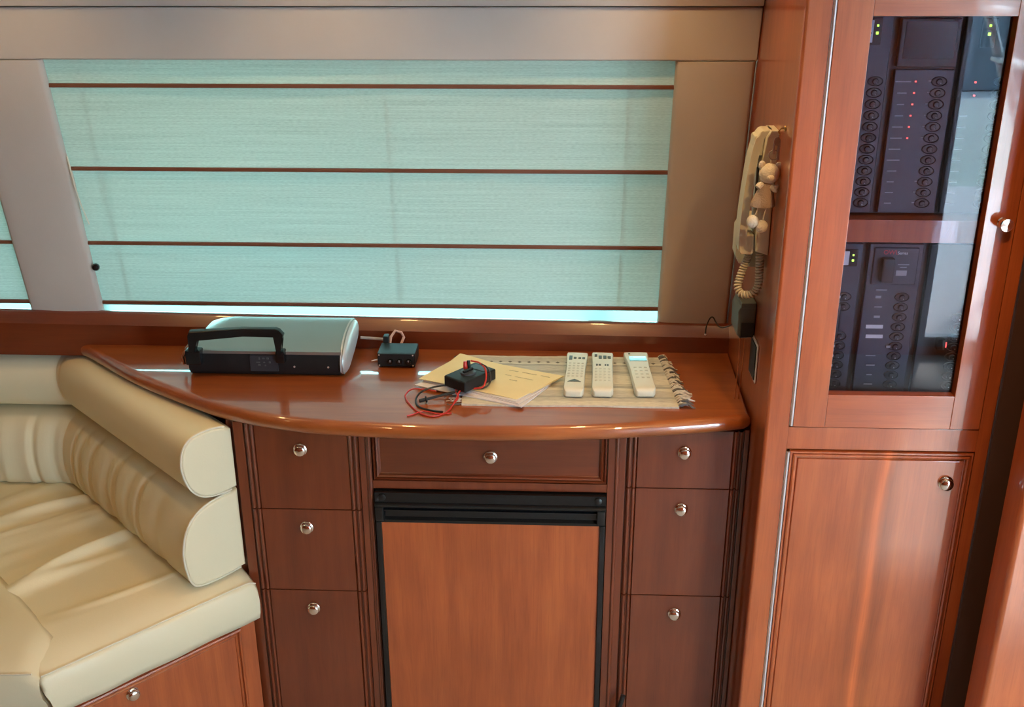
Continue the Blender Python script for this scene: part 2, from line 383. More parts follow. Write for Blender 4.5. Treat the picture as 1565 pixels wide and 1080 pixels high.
# wall behind the camera: a saloon window and wide aft doors
YR = -.9
def wall_with_holes(x0, x1, z0, z1, holes):
    m = MB(); xs = sorted({x0, x1, *[h[0] for h in holes], *[h[1] for h in holes]}); zs = sorted({z0, z1, *[h[2] for h in holes], *[h[3] for h in holes]})
    for i in range(len(xs)-1):
        for j in range(len(zs)-1):
            cx, cz = (xs[i]+xs[i+1])/2, (zs[j]+zs[j+1])/2
            if any(h[0] < cx < h[1] and h[2] < cz < h[3] for h in holes): continue
            m.box(xs[i], xs[i+1], YR-.06, YR, zs[j], zs[j+1])
    return m
DOOR = (1.60, 3.02, .04, 1.96)
struct(wall_with_holes(-2.65, 3.2, 0, CEIL, [DOOR]), 'wall_rear', WV)
def frame_and_pane(name, H, bars):
    f = MB(); w = .045
    f.box(H[0], H[1], YR-.05, YR-.005, H[3]-w, H[3]); f.box(H[0], H[1], YR-.05, YR-.005, H[2], H[2]+w)
    f.box(H[0], H[0]+w, YR-.05, YR-.005, H[2]+w, H[3]-w); f.box(H[1]-w, H[1], YR-.05, YR-.005, H[2]+w, H[3]-w)
    for b in bars: f.box(b-.03, b+.03, YR-.05, YR-.005, H[2]+w, H[3]-w)
    o = struct(f, name, FRAMEM)
    g = MB(); g.box(H[0]+w, H[1]-w, YR-.03, YR-.026, H[2]+w, H[3]-w)
    build(g, 'pane', WGLASS, o)
frame_and_pane('door_1', DOOR, (2.40,))
# what lies beyond the aft doors (seen only mirrored in the cabinet glass)
struct(MB().box(-1.0, 6.5, -4.4, YR-.07, -.12, -.03), 'deck_aft', GEL)
t = thing('deck_ladder', 'grey alloy flybridge ladder on the aft deck, mirrored in the cabinet glass', 'ladder', (2.75, -2.6, -.03))
for dy in (0, .42):
    build(MB().tube([(2.95, -2.75+dy, -.03), (2.05, -2.75+dy, 2.2)], .030, 10), 'stringer', FRAMEM, t)
for k in range(7):
    x = 2.95-.9*(k+1)/8.; z = -.03+2.23*(k+1)/8.
    build(MB().box(x-.05, x+.05, -2.76, -2.32, z-.012, z+.012, .003), 'tread', FRAMEM, t)
struct(MB().extr([(.5, -.4), (9, -.4), (9, .55), (.5, .40)], 'y', -7.4, -5.6, .05), 'deck_hull', GEL)
struct(MB().extr([(1.5, .42), (7.2, .5), (6.4, 1.25), (2.2, 1.25)], 'y', -7.1, -5.9, .05), 'deck_house', NAVY)

# recessed ceiling lamps
def downlight(x, y, z, e, label, sp=128):
    t = thing('ceiling_lamp', label, 'lamp', (x, y, z), 'warm recessed ceiling lamps')
    build(MB().lathe([(.030, -.004), (.040, -.004), (.042, 0), (.042, .012), (.030, .012)], (x, y, z), (0, 0, 1), 24), 'trim_ring', CHROME, t)
    build(MB().lathe([(.0, -.001), (.029, -.001), (.029, .004), (.0, .004)], (x, y, z), (0, 0, 1), 20), 'lens', LAMPM, t)
    L = bpy.data.lights.new('lamp_bulb', 'SPOT'); L.energy = e; L.color = (1., .62, .25); L.spot_size = math.radians(sp); L.spot_blend = .7; L.shadow_soft_size = .028
    o = bpy.data.objects.new('lamp_bulb', L); COL.objects.link(o); o.parent = t; o.location = (0, 0, -.008)
    return t
for x, ec, nm in ((-1.08, 9, 'left-hand one, over the sofa corner'), (-.47, 10, 'middle one, over the counter'), (.15, 13, 'right-hand one, beside the tall cabinet')):
    downlight(x, 1.90, 1.955, ec, 'recessed warm lamp in the cove above the blind, ' + nm, 112)
for x, y, e, nm in ((-1.5, 1.0, 7, 'front row, far left'), (-.72, .9, 7, 'front row, second from left'), (.52, 1.12, 46, 'front row, before the tall cabinet'), (-1.5, -.3, 7, 'rear row, far left'), (-.3, -.5, 10, 'rear row, middle'), (1.2, -.3, 20, 'rear row, right-hand end')):
    downlight(x, y, CEIL-.004, e, 'recessed warm lamp in the flat ceiling, ' + nm)

# ------------------------------------------------------------------ blinds
def blind(name, label, x0, x1, bars, xs_cord):
    t = thing(name, label, 'blind', ((x0+x1)/2, yw(1.0)+.014, .985))
    m = MB(); zt = 1.575; zb = .983
    def f(u, v):
        z = zb + (zt-zb)*v; x = x0 + (x1-x0)*u
        k = 0.
        for b in bars: k = max(k, math.exp(-((z-b)/.012)**2))
        return (x, yw(z) + .018 - .002*math.sin(9*x+3*z)*(1-k) + .004*(1-k)*.5, z)
    m.grid(f, 60, 150)
    build(m, 'cloth', BLIND, t, ang=80)
    for b in bars:
        y = yw(b)+.018
        build(MB().box(x0, x1-.002, y-.0065, y+.001, b-.0042, b+.0042, .0018), 'batten', BATTEN, t)
    for xc in xs_cord:
        build(MB().tube([(xc, yw(z)+.026, z) for z in (.99, 1.15, 1.3, 1.45, 1.57)], .0014, 6), 'lift_cord', CORD, t)
    return t
BARS = (1.4955, 1.3155, 1.1410, .9905)
tb = blind('roman_blind', 'wide pale mint roman blind with brown battens above the counter', -1.085, .262, BARS, (-.36, -.99, .14))
build(MB().tube([(-1.0475, yw(1.34)+.003, 1.345), (-1.046, yw(1.31), 1.315), (-1.044, yw(1.28)-.002, 1.28), (-1.040, yw(1.24)-.001, 1.235), (-1.034, yw(1.2)+.003, 1.19)], .0017, 6), 'pull_cord', plain('cord_white', (.72, .68, .58), .6, bump=.05), tb)
m = MB(); m.lathe([(.0, 0), (.008, 0), (.009, .004), (.007, .010), (.0, .011)], (-1.047, yw(1.083)+.010, 1.083), (.35, -1, .1), 14)
build(m, 'blind_clip', BLACKG, tb)
blind('roman_blind', 'narrow slice of a second pale roman blind left of the wide pillar', -2.58, -1.192, BARS, (-1.30,))

# ------------------------------------------------------------------ countertop
def catmull(P, n):
    out = []
    P = [V(p) for p in P]; Q = [2*P[0]-P[1]] + P + [2*P[-1]-P[-2]]
    for i in range(1, len(Q)-2):
        for k in range(n):
            t = k/n; a, b, c, d = Q[i-1:i+3]
            out.append(.5*((2*b) + (c-a)*t + (2*a-5*b+4*c-d)*t*t + (3*b-a-3*c+d)*t**3))
    out.append(P[-1]); return out
nose = [(-1.105, 2.2485), (-1.067, 2.217), (-.927, 2.092), (-.793, 1.995), (-.666, 1.918), (-.513, 1.868), (-.316, 1.846), (-.125, 1.843), (.065, 1.855), (.193, 1.875), (.323, 1.901), (.372, 1.914), (.3865, 1.925)]
curve = [V((p.x, p.y)) for p in catmull([(a, b, 0) for a, b in nose], 7)]
def inward(c, d):
    out = []
    for i, p in enumerate(c):
        q = c[min(i+1, len(c)-1)] - c[max(i-1, 0)]; q.normalize()
        nrm = V((-q.y, q.x))
        out.append(p + nrm*d)
    return out
R = .0165; ZC = .8835
layers = []
for k in range(11):
    a = -PI/2 + PI*k/10
    c = inward(curve, R*(1-math.cos(a)) )
    z = ZC + R*math.sin(a)
    c = [V((min(p.x, .3865), p.y)) for p in c]
    layers.append([(p.x, p.y, z) for p in c] + [(.3865, 2.2495, z), (-.3, 2.2495, z)])
m = MB().rings(layers)
top = build(m, 'countertop', WT, at=(-.3, 2.05, .867), ang=40)
tag(top, 'glossy cherry countertop with a curved bullnose front edge below the wide blind', 'countertop')

# ------------------------------------------------------------------ knobs and drawers
def knob(parent, x, y, z, r=.0135, l=.0135):
    m = MB().lathe([(.0, .0), (r*.98, .0), (r*1.06, .0015), (r*1.0, .0030), (r*.78, .0042), (r*.76, .0058), (r*.90, .0072), (r*.92, .0086), (r*.86, .0104), (r*.68, .0120), (r*.4, .0131), (0, .0135)], (x, y, z), (0, -1, 0), 24)
    return build(m, 'knob', CHROME, parent, at=(x, y, z), ang=50)
def bead(m, x, y, z0, z1, r):
    m.extr([(x + r*math.cos(PI + PI*k/8), y + r*math.sin(PI + PI*k/8)) for k in range(9)], 'z', z0, z1)
def face_drawer(parent, x0, x1, z0, z1, yf, kx, kz):
    # flat drawer front with double vertical beads on both edges
    r = .0036
    pl = [(x0, yf+.018), (x0, yf+.003)]
    def beads(xs):
        for xc in xs:
            pl.append((xc-r-.0006, yf+.0035))
            for k in range(9):
                a = PI + PI*k/8
                pl.append((xc + r*math.cos(a), yf + .002 + r*1.15*math.sin(a)))
            pl.append((xc+r+.0006, yf+.0035))
    beads([x0+.0055, x0+.0158]); pl.append((x0+.0215, yf)); pl.append((x1-.0215, yf)); beads([x1-.0158, x1-.0055])
    pl.append((x1, yf+.003)); pl.append((x1, yf+.018))
    m = MB().extr(pl, 'z', z0, z1)
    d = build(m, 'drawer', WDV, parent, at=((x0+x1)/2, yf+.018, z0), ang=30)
    knob(d, kx, yf, kz)
    return d

YD = 1.925
# left bank
t = thing('drawer_cabinet', 'cherry cabinet of three drawers between the sofa end and the refrigerator', 'cabinet', (-.52, 2.05, 0))
m = MB()
m.box(-.6565, -.636, YD-.001, 2.24, .0, .866, .0015); m.box(-.401, -.387, YD+.001, 2.24, .0, .866, .0015)
m.box(-.674, -.6565, YD+.013, YD+.035, .0, .866); m.box(-.636, -.401, YD+.022, 2.24, .09, .864); m.box(-.636, -.401, YD+.05, 2.24, 0, .09)
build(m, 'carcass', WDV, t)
for z0, z1, kz in ((.667, .862, .806), (.4665, .6645, .622), (.10, .464, .419)):
    face_drawer(t, -.6345, -.4025, z0, z1, YD-.001, -.521, kz)
# middle unit
t = thing('appliance_cabinet', 'cherry surround with one shallow drawer above the refrigerator', 'cabinet', (-.13, 2.05, 0))
m = MB()
m.box(-.3865, -.3755, YD-.002, 2.24, 0, .866, .0012)
m.box(.1075, .1435, YD-.001, 2.24, 0, .866, .0012)
m.box(-.3755, .1075, YD+.001, 2.24, .7175, .7365, .001)
m.box(-.3755, .1075, YD+.022, 2.24, .7365, .864)
bead(m, .1260, YD-.001, 0, .866, .0042); bead(m, -.3795, YD-.002, 0, .866, .003)
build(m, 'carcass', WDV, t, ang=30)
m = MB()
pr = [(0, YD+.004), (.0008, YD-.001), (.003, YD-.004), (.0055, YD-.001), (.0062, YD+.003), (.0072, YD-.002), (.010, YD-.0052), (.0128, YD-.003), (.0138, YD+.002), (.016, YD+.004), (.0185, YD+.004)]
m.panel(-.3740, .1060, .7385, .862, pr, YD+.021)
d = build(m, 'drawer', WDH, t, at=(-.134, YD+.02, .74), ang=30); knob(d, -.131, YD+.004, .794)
# right bank
t = thing('drawer_cabinet', 'cherry cabinet of three drawers between the refrigerator and the tall cabinet', 'cabinet', (.265, 2.05, 0))
m = MB()
m.box(.3775, .3870, YD-.001, 2.24, 0, .866, .001)
m.box(.1445, .3775, YD+.022, 2.24, .09, .864); m.box(.1445, .3775, YD+.05, 2.24, 0, .09)
build(m, 'carcass', WDV, t)
for z0, z1, kz in ((.733, .862, .814), (.474, .7305, .684), (.10, .4715, .427)):
    face_drawer(t, .1455, .3765, z0, z1, YD-.001, .261, kz)

# ------------------------------------------------------------------ refrigerator
t = thing('refrigerator', 'built-in refrigerator with black frame and cherry door panel under the counter', 'refrigerator', (-.131, 2.05, 0))
YF = 1.912
build(MB().box(-.372, .104, YF+.03, 2.22, .06, .714, .003), 'body', FRIDGEB, t)
m = MB()
m.box(-.3715, -.3605, YF, YF+.034, .09, .645, .0015); m.box(.0945, .1055, YF, YF+.034, .09, .645, .0015)
m.box(-.3605, .0945, YF, YF+.034, .09, .105, .0015)
build(m, 'door_frame', FRIDGEB, t)
pz = [(YF+.034, .6440), (YF+.003, .6440), (YF+.003, .6500), (YF+.010, .6545), (YF+.010, .6690), (YF+.002, .6720), (YF-.001, .6735), (YF-.001, .6755), (YF+.004, .6775), (YF+.004, .6800), (YF-.003, .6820), (YF-.006, .6850), (YF-.006, .6885), (YF-.003, .6915), (YF+.001, .6930), (YF+.002, .7145), (YF+.034, .7145)]
h = build(MB().extr(pz, 'x', -.3715, .1055), 'handle_rail', BLACKG, t, ang=28)
for x in (-.3625, .0965):
    build(MB().box(x-.0085, x+.0085, YF-.0065, YF+.006, .650, .684, .003), 'rail_end', FRIDGEB, h)
for x in (-.356, .090):
    build(MB().lathe([(.0, 0), (.0075, 0), (.0075, .002), (.005, .0032), (.0, .0030)], (x, YF+.001, .704), (0, -1, 0), 18), 'screw_cap', FRIDGEB, h)
build(MB().box(-.3605, .0945, YF+.005, YF+.030, .105, .6440, .001), 'door_panel', WV, t, label='cherry veneer door panel')

# ------------------------------------------------------------------ tall cabinet
YP = 1.792; XP = .388
t = thing('tall_cabinet', 'tall cherry cabinet with a glass upper door and a figured lower door', 'cabinet', (.6, 2.0, 0))
m = MB()
arc = [(XP + .006 - .006*math.cos(PI/2*k/5), YP + .006 - .006*math.sin(PI/2*k/5)) for k in range(6)]
m.extr(arc + [(.4305, YP), (.4305, 2.40), (XP, 2.40)], 'z', 0, CEIL)                 # left side board and stile
m.extr([(.7765, YP), (.7985, YP), (.8010, YP+.003), (.8010, 2.40), (.7765, 2.40)], 'z', 0, CEIL)
m.box(.4305, .7765, YP, 2.40, .8935, .9385, .0008)                                   # rail and shelf between doors
m.box(.4305, .7765, YP, 2.40, 1.765, CEIL, .0008)
m.box(.4305, .7765, YP+.03, 2.40, 0, .10); m.box(.4305, .7765, 2.30, 2.40, .10, 1.765)
m.box(.4305, .7765, 1.845, 2.30, 1.277, 1.318, .001)                                 # inside rail between the panels
build(m, 'carcass', WV, t, ang=30)
# glass door
d = MB()
gx0, gx1, gz0, gz1 = .4950, .7215, 1.0060, 1.6640; dx0, dx1, dz0, dz1 = .4375, .7745, .9405, 1.762
y0, y1 = YP-.003, YP+.018
for a, b, c, e in ((dx0, gx0, dz0, dz1), (gx1, dx1, dz0, dz1)): d.box(a, b, y0, y1, c, e, .0012)
door = build(d, 'door', WV, t, at=((dx0+dx1)/2, y1, dz0))
for c, e in ((dz0, gz0), (gz1, dz1)): build(MB().box(gx0, gx1, y0, y1, c, e, .0008), 'door_rail', WH, door)
build(MB().box(gx0-.004, gx1+.004, YP+.0125, YP+.0165, gz0-.004, gz1+.004), 'glass_pane', GLASS, door)
m = MB().lathe([(.0, 0), (.0085, 0), (.0085, .002), (.0060, .004), (.0060, .008), (.0105, .011), (.0115, .014), (.0115, .022), (.0105, .0245), (0, .0250)], (.7510, y0, 1.331), (0, -1, 0), 24)
build(m, 'knob', CHROME, door, at=(.7510, y0, 1.331), ang=40)
def hinge(par, z0, z1):
    m = MB().tube([(.4345, YP-.0025, z0), (.4345, YP-.0025, z1)], .0023, 10)
    m.box(.4310, .4325, YP-.0012, YP+.002, z0, z1); m.box(.4362, .4372, YP-.0012, YP+.002, z0, z1)
    return build(m, 'piano_hinge', STEEL, par)
hinge(door, .9425, 1.760)
# lower door
m = MB()
yl = YP-.003
pr = [(0, yl+.004), (.0010, yl), (.0040, yl), (.0050, yl+.0035), (.0060, yl+.0035), (.0068, yl), (.0095, yl-.0015), (.0125, yl), (.0133, yl+.0035), (.0150, yl+.0040), (.0165, yl+.0010), (.0180, yl+.0005)]
m.panel(.4375, .7745, .105, .8905, pr, yl+.020)
d2 = build(m, 'door', WF, t, at=(.606, yl+.02, .105), ang=25)
knob(d2, .7315, yl+.0005, .829, .0135)
hinge(d2, .110, .888)

# ------------------------------------------------------------------ breaker panels behind the glass
def switch_proto(parent):
    s = MB()
    def ell(rx, rz, y, n=20): return [(rx*math.cos(2*PI*k/n), y, rz*math.sin(2*PI*k/n)) for k in range(n)]
    s.rings([ell(.0132, .0086, 0), ell(.0132, .0086, -.0022), ell(.0120, .0076, -.0030), ell(.0114, .0070, -.0016), ell(.0054, .0052, -.0018), ell(.0048, .0044, -.0052), ell(.0030, .0028, -.0060)])
    o = build(s, 'breaker_switch', PANELD, ang=40)
    d = build(MB().box(.0004, .0022, -.0068, -.0055, -.0030, -.0012), 'switch_mark', LABELT, o)
    o.parent = parent
    return o
_proto = [None]
def switches(parent, pts, y):
    base = wpos(parent)
    for (x, z) in pts:
        if _proto[0] is None:
            o = switch_proto(parent); _proto[0] = o
        else: o = dup(_proto[0], parent)
        o.location = V((x, y, z)) - base
def bits(parent, name, mat, rects, y, t=.0008):
    for (x, z, w, h) in rects:
        build(MB().box(x-w/2, x+w/2, y-t, y+.0005, z-h/2, z+h/2), name, mat, parent)
YI = 1.868
UP = [1.5525 - .01905*k for k in range(12)]
t = thing('breaker_panel', 'upper electrical breaker panel with a row of red lights behind the cabinet glass', 'breaker panel', (.6, 1.90, 1.318))
build(MB().box(.440, .770, YI+.012, YI+.03, 1.322, 1.70), 'back_plate', PANELD, t)
build(MB().box(.450, .5515, YI, YI+.012, 1.325, 1.690, .002), 'left_plate', PANELP, t)
build(MB().box(.5645, .6640, YI, YI+.012, 1.325, 1.572, .002), 'main_plate', PANELP, t)
mp_ = build(MB().box(.5645, .6640, YI-.003, YI+.012, 1.576, 1.655, .003), 'meter_housing', PANELD, t)
build(MB().box(.572, .656, YI-.0042, YI-.002, 1.590, 1.650, .001), 'meter_window', BLACKG, mp_)
build(MB().box(.672, .765, YI, YI+.012, 1.325, 1.690, .002), 'right_plate', PANELD, t)
switches(t, [(.5330, z) for z in UP] + [(.6395, z) for z in UP] + [(.7420, z) for z in UP], YI)
bits(t, 'indicator_lamp', LEDR, [(.6005-.0003*k, UP[k],   .0028, .0026) for k in range(6)], YI, .002)
bits(t, 'indicator_lamp', LEDR, [(.7000, UP[0]-.001, .0030, .0030), (.7010, UP[1]-.004, .0030, .0026)], YI, .002)
bits(t, 'circuit_label', LABELT, [(.580, UP[k]-.0003, w, .0018) for k, w in enumerate((.026, .016, .012, .014, .018, .020, .020, .022, .016, .012, .014, .012))], YI)
bits(t, 'amp_label', LABELT, [(.6255, UP[k]+.001, .0070, .0018) for k in (0, 1, 2, 3, 4, 5, 9, 10, 11)], YI)
bits(t, 'circuit_label', LABELT, [(.688, UP[k], .014, .0014) for k in range(3, 12)], YI)
bx = build(MB().box(.487, .5335, YI-.004, YI+.004, 1.612, 1.656, .002), 'gauge', BLACKG, t)
build(MB().box(.490, .5190, YI-.0048, YI-.0035, 1.616, 1.652, .001), 'gauge_face', METER, bx)
build(MB().tube([(.492, YI-.0052, 1.637), (.503, YI-.0052, 1.640), (.516, YI-.0052, 1.631)], .0012, 6), 'gauge_needle', PANELD, bx)
bits(bx, 'gauge_lamp', LEDG, [(.5255, 1.6435, .0034, .0034), (.5255, 1.6315, .0040, .0044)], YI-.004, .0015)
gr = build(MB().box(.696, .7210, YI-.004, YI+.004, 1.608, 1.656, .002), 'gauge', BLACKG, t)
bits(gr, 'gauge_lamp', LEDG, [(.7090, 1.6435, .0035, .0040), (.7090, 1.6300, .0045, .0050)], YI-.004, .0015)

LO = [1.1680 - .01925*k for k in range(10)]
t = thing('breaker_panel', 'lower electrical breaker panel with a main switch and red lettering behind the cabinet glass', 'breaker panel', (.6, 1.90, .9385))
build(MB().box(.440, .770, YI+.012, YI+.03, .945, 1.274), 'back_plate', PANELD, t)
build(MB().box(.450, .5480, YI, YI+.012, .958, 1.268, .002), 'left_plate', PANELP, t)
build(MB().box(.5600, .6560, YI, YI+.012, .958, 1.268, .002), 'main_plate', PANELP, t)
build(MB().box(.668, .765, YI, YI+.012, .958, 1.268, .002), 'right_plate', PANELD, t)
switches(t, [(.6285, z) for z in LO] + [(.5240, z) for z in LO if not 1.10 < z < 1.14] + [(.7350, z) for z in LO[2:]], YI)
mb_ = build(MB().box(.5680, .6480, YI-.004, YI+.002, 1.192, 1.262, .003), 'main_breaker', PANELP, t)
build(MB().box(.5800, .6030, YI-.020, YI-.003, 1.200, 1.246, .004), 'main_switch', PANELD, mb_)
bits(mb_, 'rating_label', LABELT, [(.622, 1.231, .020, .0016), (.622, 1.226, .012, .0012), (.620, 1.2150, .019, .010)], YI-.004)
def lettering(text, x, z, size, y, mat, parent):
    cu = bpy.data.curves.new('lettering', 'FONT'); cu.body = text; cu.size = size; cu.extrude = .0002; cu.resolution_u = 3
    o = bpy.data.objects.new('lettering_source', cu); COL.objects.link(o)
    dg = bpy.context.evaluated_depsgraph_get(); me = bpy.data.meshes.new_from_object(o.evaluated_get(dg))
    bpy.data.objects.remove(o, do_unlink=True)
    me.transform(Matrix.Translation((x, y, z)) @ Matrix.Rotation(PI/2, 4, 'X')); me.transform(Matrix.Translation(-wpos(parent)))
    me.materials.append(mat)
    w = bpy.data.objects.new('lettering', me); COL.objects.link(w); w.parent = parent
    return w
lettering('OWL', .5835, 1.2500, .0115, YI-.0044, REDP, mb_); lettering('Series', .6090, 1.2502, .0075, YI-.0044, LABELW, mb_)
bits(t, 'section_label', LABELT, [(.590, 1.1815, .020, .0020)], YI)
bits(t, 'circuit_label', LABELT, [(.586, LO[0], .010, .005), (.588, LO[1], .014, .0020), (.588, LO[2], .011, .0045), (.586, LO[6], .018, .0020), (.588, LO[7], .016, .0025), (.588, LO[8], .010, .0025), (.588, LO[9], .016, .0025)], YI)
bits(t, 'label_strip', LABELW, [(.5860, LO[3], .0310, .0070), (.5880, LO[4], .0310, .0068)], YI, .001)
bits(t, 'amp_label', LABELT, [(.6150, LO[5], .0080, .0045)], YI, .004)
bits(t, 'amp_label', LABELT, [(.5130, z, .008, .004) for z in (LO[0], LO[5], LO[6], LO[7])], YI, .004)
gb = build(MB().box(.5020, .5400, YI-.004, YI+.004, 1.226, 1.258, .002), 'gauge', BLACKG, t)
build(MB().box(.5040, .5240, YI-.0048, YI-.0035, 1.229, 1.255, .001), 'gauge_face', METER, gb)
bits(gb, 'gauge_lamp', LEDG, [(.5310, 1.2480, .003, .003), (.5310, 1.2380, .0036, .0036)], YI-.004, .0015)
build(MB().box(.4990, .5180, YI-.016, YI+.001, 1.095, 1.158, .004), 'toggle_guard', BLACKG, t)
build(MB().box(.700, .7150, YI-.016, YI+.001, 1.070, 1.092, .003), 'selector_switch', BLACKG, t)
bits(t, 'indicator_lamp', LEDR, [(.7160, 1.0810, .0018, .0100)], YI-.014, .001)

# ------------------------------------------------------------------ bulkhead at the right
m = MB()
arc = [(.804 + .010 - .010*math.cos(PI/2*k/6), 1.636 + .010 - .010*math.sin(PI/2*k/6)) for k in range(7)]
m.extr(arc + [(3.15, 1.636), (3.15, 1.704), (.806, 1.704), (.804, 1.702)], 'z', 0, CEIL)
struct(m, 'wall_right', WV, ang=30)
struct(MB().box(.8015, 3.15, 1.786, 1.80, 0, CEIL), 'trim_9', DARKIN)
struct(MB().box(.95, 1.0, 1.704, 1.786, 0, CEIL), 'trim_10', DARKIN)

# ------------------------------------------------------------------ settee
P0 = V((-.635, 1.900, 0)); T = V((-.690, -.724, 0)).normalized(); N = V((.724, -.690, 0)).normalized()
def E(s, o, z): p = P0 + T*s + N*o; return V((p.x, p.y, z))
sofa = thing('settee', 'cream leather corner settee on a cherry base left of the drawers', 'sofa', (-1.1, 1.9, 0))
# base
m = MB()
bp = [E(.006, -.016, 0), E(.470, -.016, 0), V((-2.0, 1.53, 0)), V((-2.0, 2.30, 0)), V((-1.05, 2.30, 0))]
m.extr([(p.x, p.y) for p in bp], 'z', 0, .402)
build(m, 'base', WV, sofa)
# drawer in the base end face: local frame x along -T (to the right), y = -N
Mx = Matrix(((-T.x, -N.x, 0, 0), (-T.y, -N.y, 0, 0), (0, 0, 1, 0), (0, 0, 0, 1)))
def on_end(mb): return mb.xf(Matrix.Translation(E(0, -.016, 0)) @ Mx)
m = MB()
pr = [(0, .0), (.0008, -.004), (.004, -.0055), (.0070, -.004), (.0080, .0), (.0090, -.002), (.0120, -.005), (.0150, -.003), (.0160, 0.), (.019, -.001), (.021, -.001)]
m.panel(-.452, -.040, .06, .394, pr, .002)
dr = build(on_end(m), 'drawer', WV, sofa, ang=28)
kz = .362
prf = [(.0, .0), (.0130, .0), (.0142, .0015), (.0134, .003), (.0105, .0042), (.0102, .0058), (.0121, .0072), (.0124, .0086), (.0116, .0104), (.009, .0120), (.005, .0131), (0, .0135)]
build(on_end(MB().lathe(prf, (-.29, -.001, kz), (0, -1, 0), 24)), 'knob', CHROME, dr, ang=50)

# seat cushion: rows across o (front edge to back), columns across s, with gathers in the leather
random.seed(3)
RID = [(random.uniform(.12, .75), random.uniform(.011, .024), random.uniform(.0014, .0034), random.uniform(-.25, .25), random.uniform(.15, .42), random.uniform(.10, .20)) for _ in range(26)]
def wrinkle(s, o):
    a = -o; z = 0
    for (o0, w, h, sl, sc, sw) in RID:
        d = a - o0 - sl*(s-.25)*.5 - .015*math.sin(9*s+o0*20)
        if abs(d) < 4*w: z += 2.3*h*math.exp(-(d/w)**2)*math.exp(-((s-sc)/sw)**2)
    # gathers fanning out of the front corner
    ds, do = .46-s, a
    r = math.hypot(ds, do)
    if r < .22:
        th = math.atan2(do, ds+1e-6); z += .0035*math.sin(th*22)*math.exp(-(r/.08)**2)*min(1, r/.02)
    z -= .010*math.exp(-((s-.30)/.15)**2 - ((a-.40)/.22)**2)
    return z
frontp = [(-.016, .405), (.001, .408), (.006, .425), (.008, .45), (.006, .475), (.002, .494), (-.002, .4995), (-.006, .5020), (-.014, .5060), (-.03, .5125), (-.048, .5180), (-.070, .5228), (-.10, .526)]
def back_lim(s): return (.385 + .724*s)/.69
NS = 84
cols = []
SS = []
for i in range(NS+1):
    SS.append(.4615*i/NS)
m = MB(); NB = 190
G = []
for s in SS:
    e = min(s, .03)/.03; drop = .010*(1-math.sqrt(max(0, 1-(1-e)**2)))
    ee = min(.4615-s, .02)/.02; drop2 = .012*(1-math.sqrt(max(0, 1-(1-ee)**2)))
    col = []
    for (o, z) in frontp: col.append(E(s - .020*max(0., (.50-z)/.095)*(s/.4615)**4, o + (.0015*math.sin(40*s) if z < .5 else 0), z - (drop + drop2 if z > .47 else 0)))
    L = back_lim(s)
    for j in range(1, NB+1):
        o = -.10 - (L-.10)*j/NB
        col.append(E(s, o, .526 + wrinkle(s, o)*min(1, (-o-.08)/.05) - drop - drop2))
    col.append(E(s, -L, .405))
    G.append([m.bm.verts.new(p) for p in col])
for i in range(NS):
    for j in range(len(G[0])-1): m._face([G[i][j], G[i+1][j], G[i+1][j+1], G[i][j+1]])
    m._face([G[i][0], G[i][-1], G[i+1][-1], G[i+1][0]])
m._face(G[0]); m._face(G[-1][::-1])
sc = build(m, 'seat_cushion', LEATHER, sofa, ang=70)
build(MB().tube([E(s, -.0035, .5030 - .010*(1-math.sqrt(max(0, 1-(1-min(s, .03)/.03)**2)))) for s in [.4555*k/40 for k in range(41)]], .0017, 6), 'piping', PIPE, sc)
# window-side cushion next to it
m = MB(); G = []
Q0 = E(.4635, 0, 0); dirw = V((-1, -.06, 0)).normalized(); dn = V((.06, -1, 0)).normalized()
for i in range(41):
    x = 1.0*i/40
    e = min(x, .03)/.03; drop = .016*(1-math.sqrt(max(0, 1-(1-e)**2)))
    col = []
    for (o, z) in frontp:
        p = Q0 + dirw*x + dn*o - T*(.020*max(0., (.50-z)/.095)*max(0., 1-x/.25)); col.append(V((p.x, p.y, z - (drop if z > .47 else 0) + .010*(z > .5))))
    for j in range(1, 30):
        # back edge follows the 45 degree seam near the corner
        d = .10 + .62*j/29
        p = Q0 + dirw*x + dn*(-.10) + (-N)*(d-.10)*1.25
        col.append(V((p.x, min(p.y, 2.29), .536 - drop + .003*math.sin(16*x+7*d))))
    p = col[-1].copy(); p.z = .405; col.append(p)
    G.append([m.bm.verts.new(p) for p in col])
for i in range(40):
    for j in range(len(G[0])-1): m._face([G[i][j], G[i+1][j], G[i+1][j+1], G[i][j+1]])
    m._face([G[i][0], G[i][-1], G[i+1][-1], G[i+1][0]])
m._face(G[0]); m._face(G[-1][::-1])
s2 = build(m, 'seat_cushion', LEATHER, sofa, ang=70)
build(MB().tube([Q0 + dirw*(.01+.9*k/30) + dn*(-.0035) + V((0, 0, .5125)) for k in range(31)], .0017, 6), 'piping', PIPE, s2)

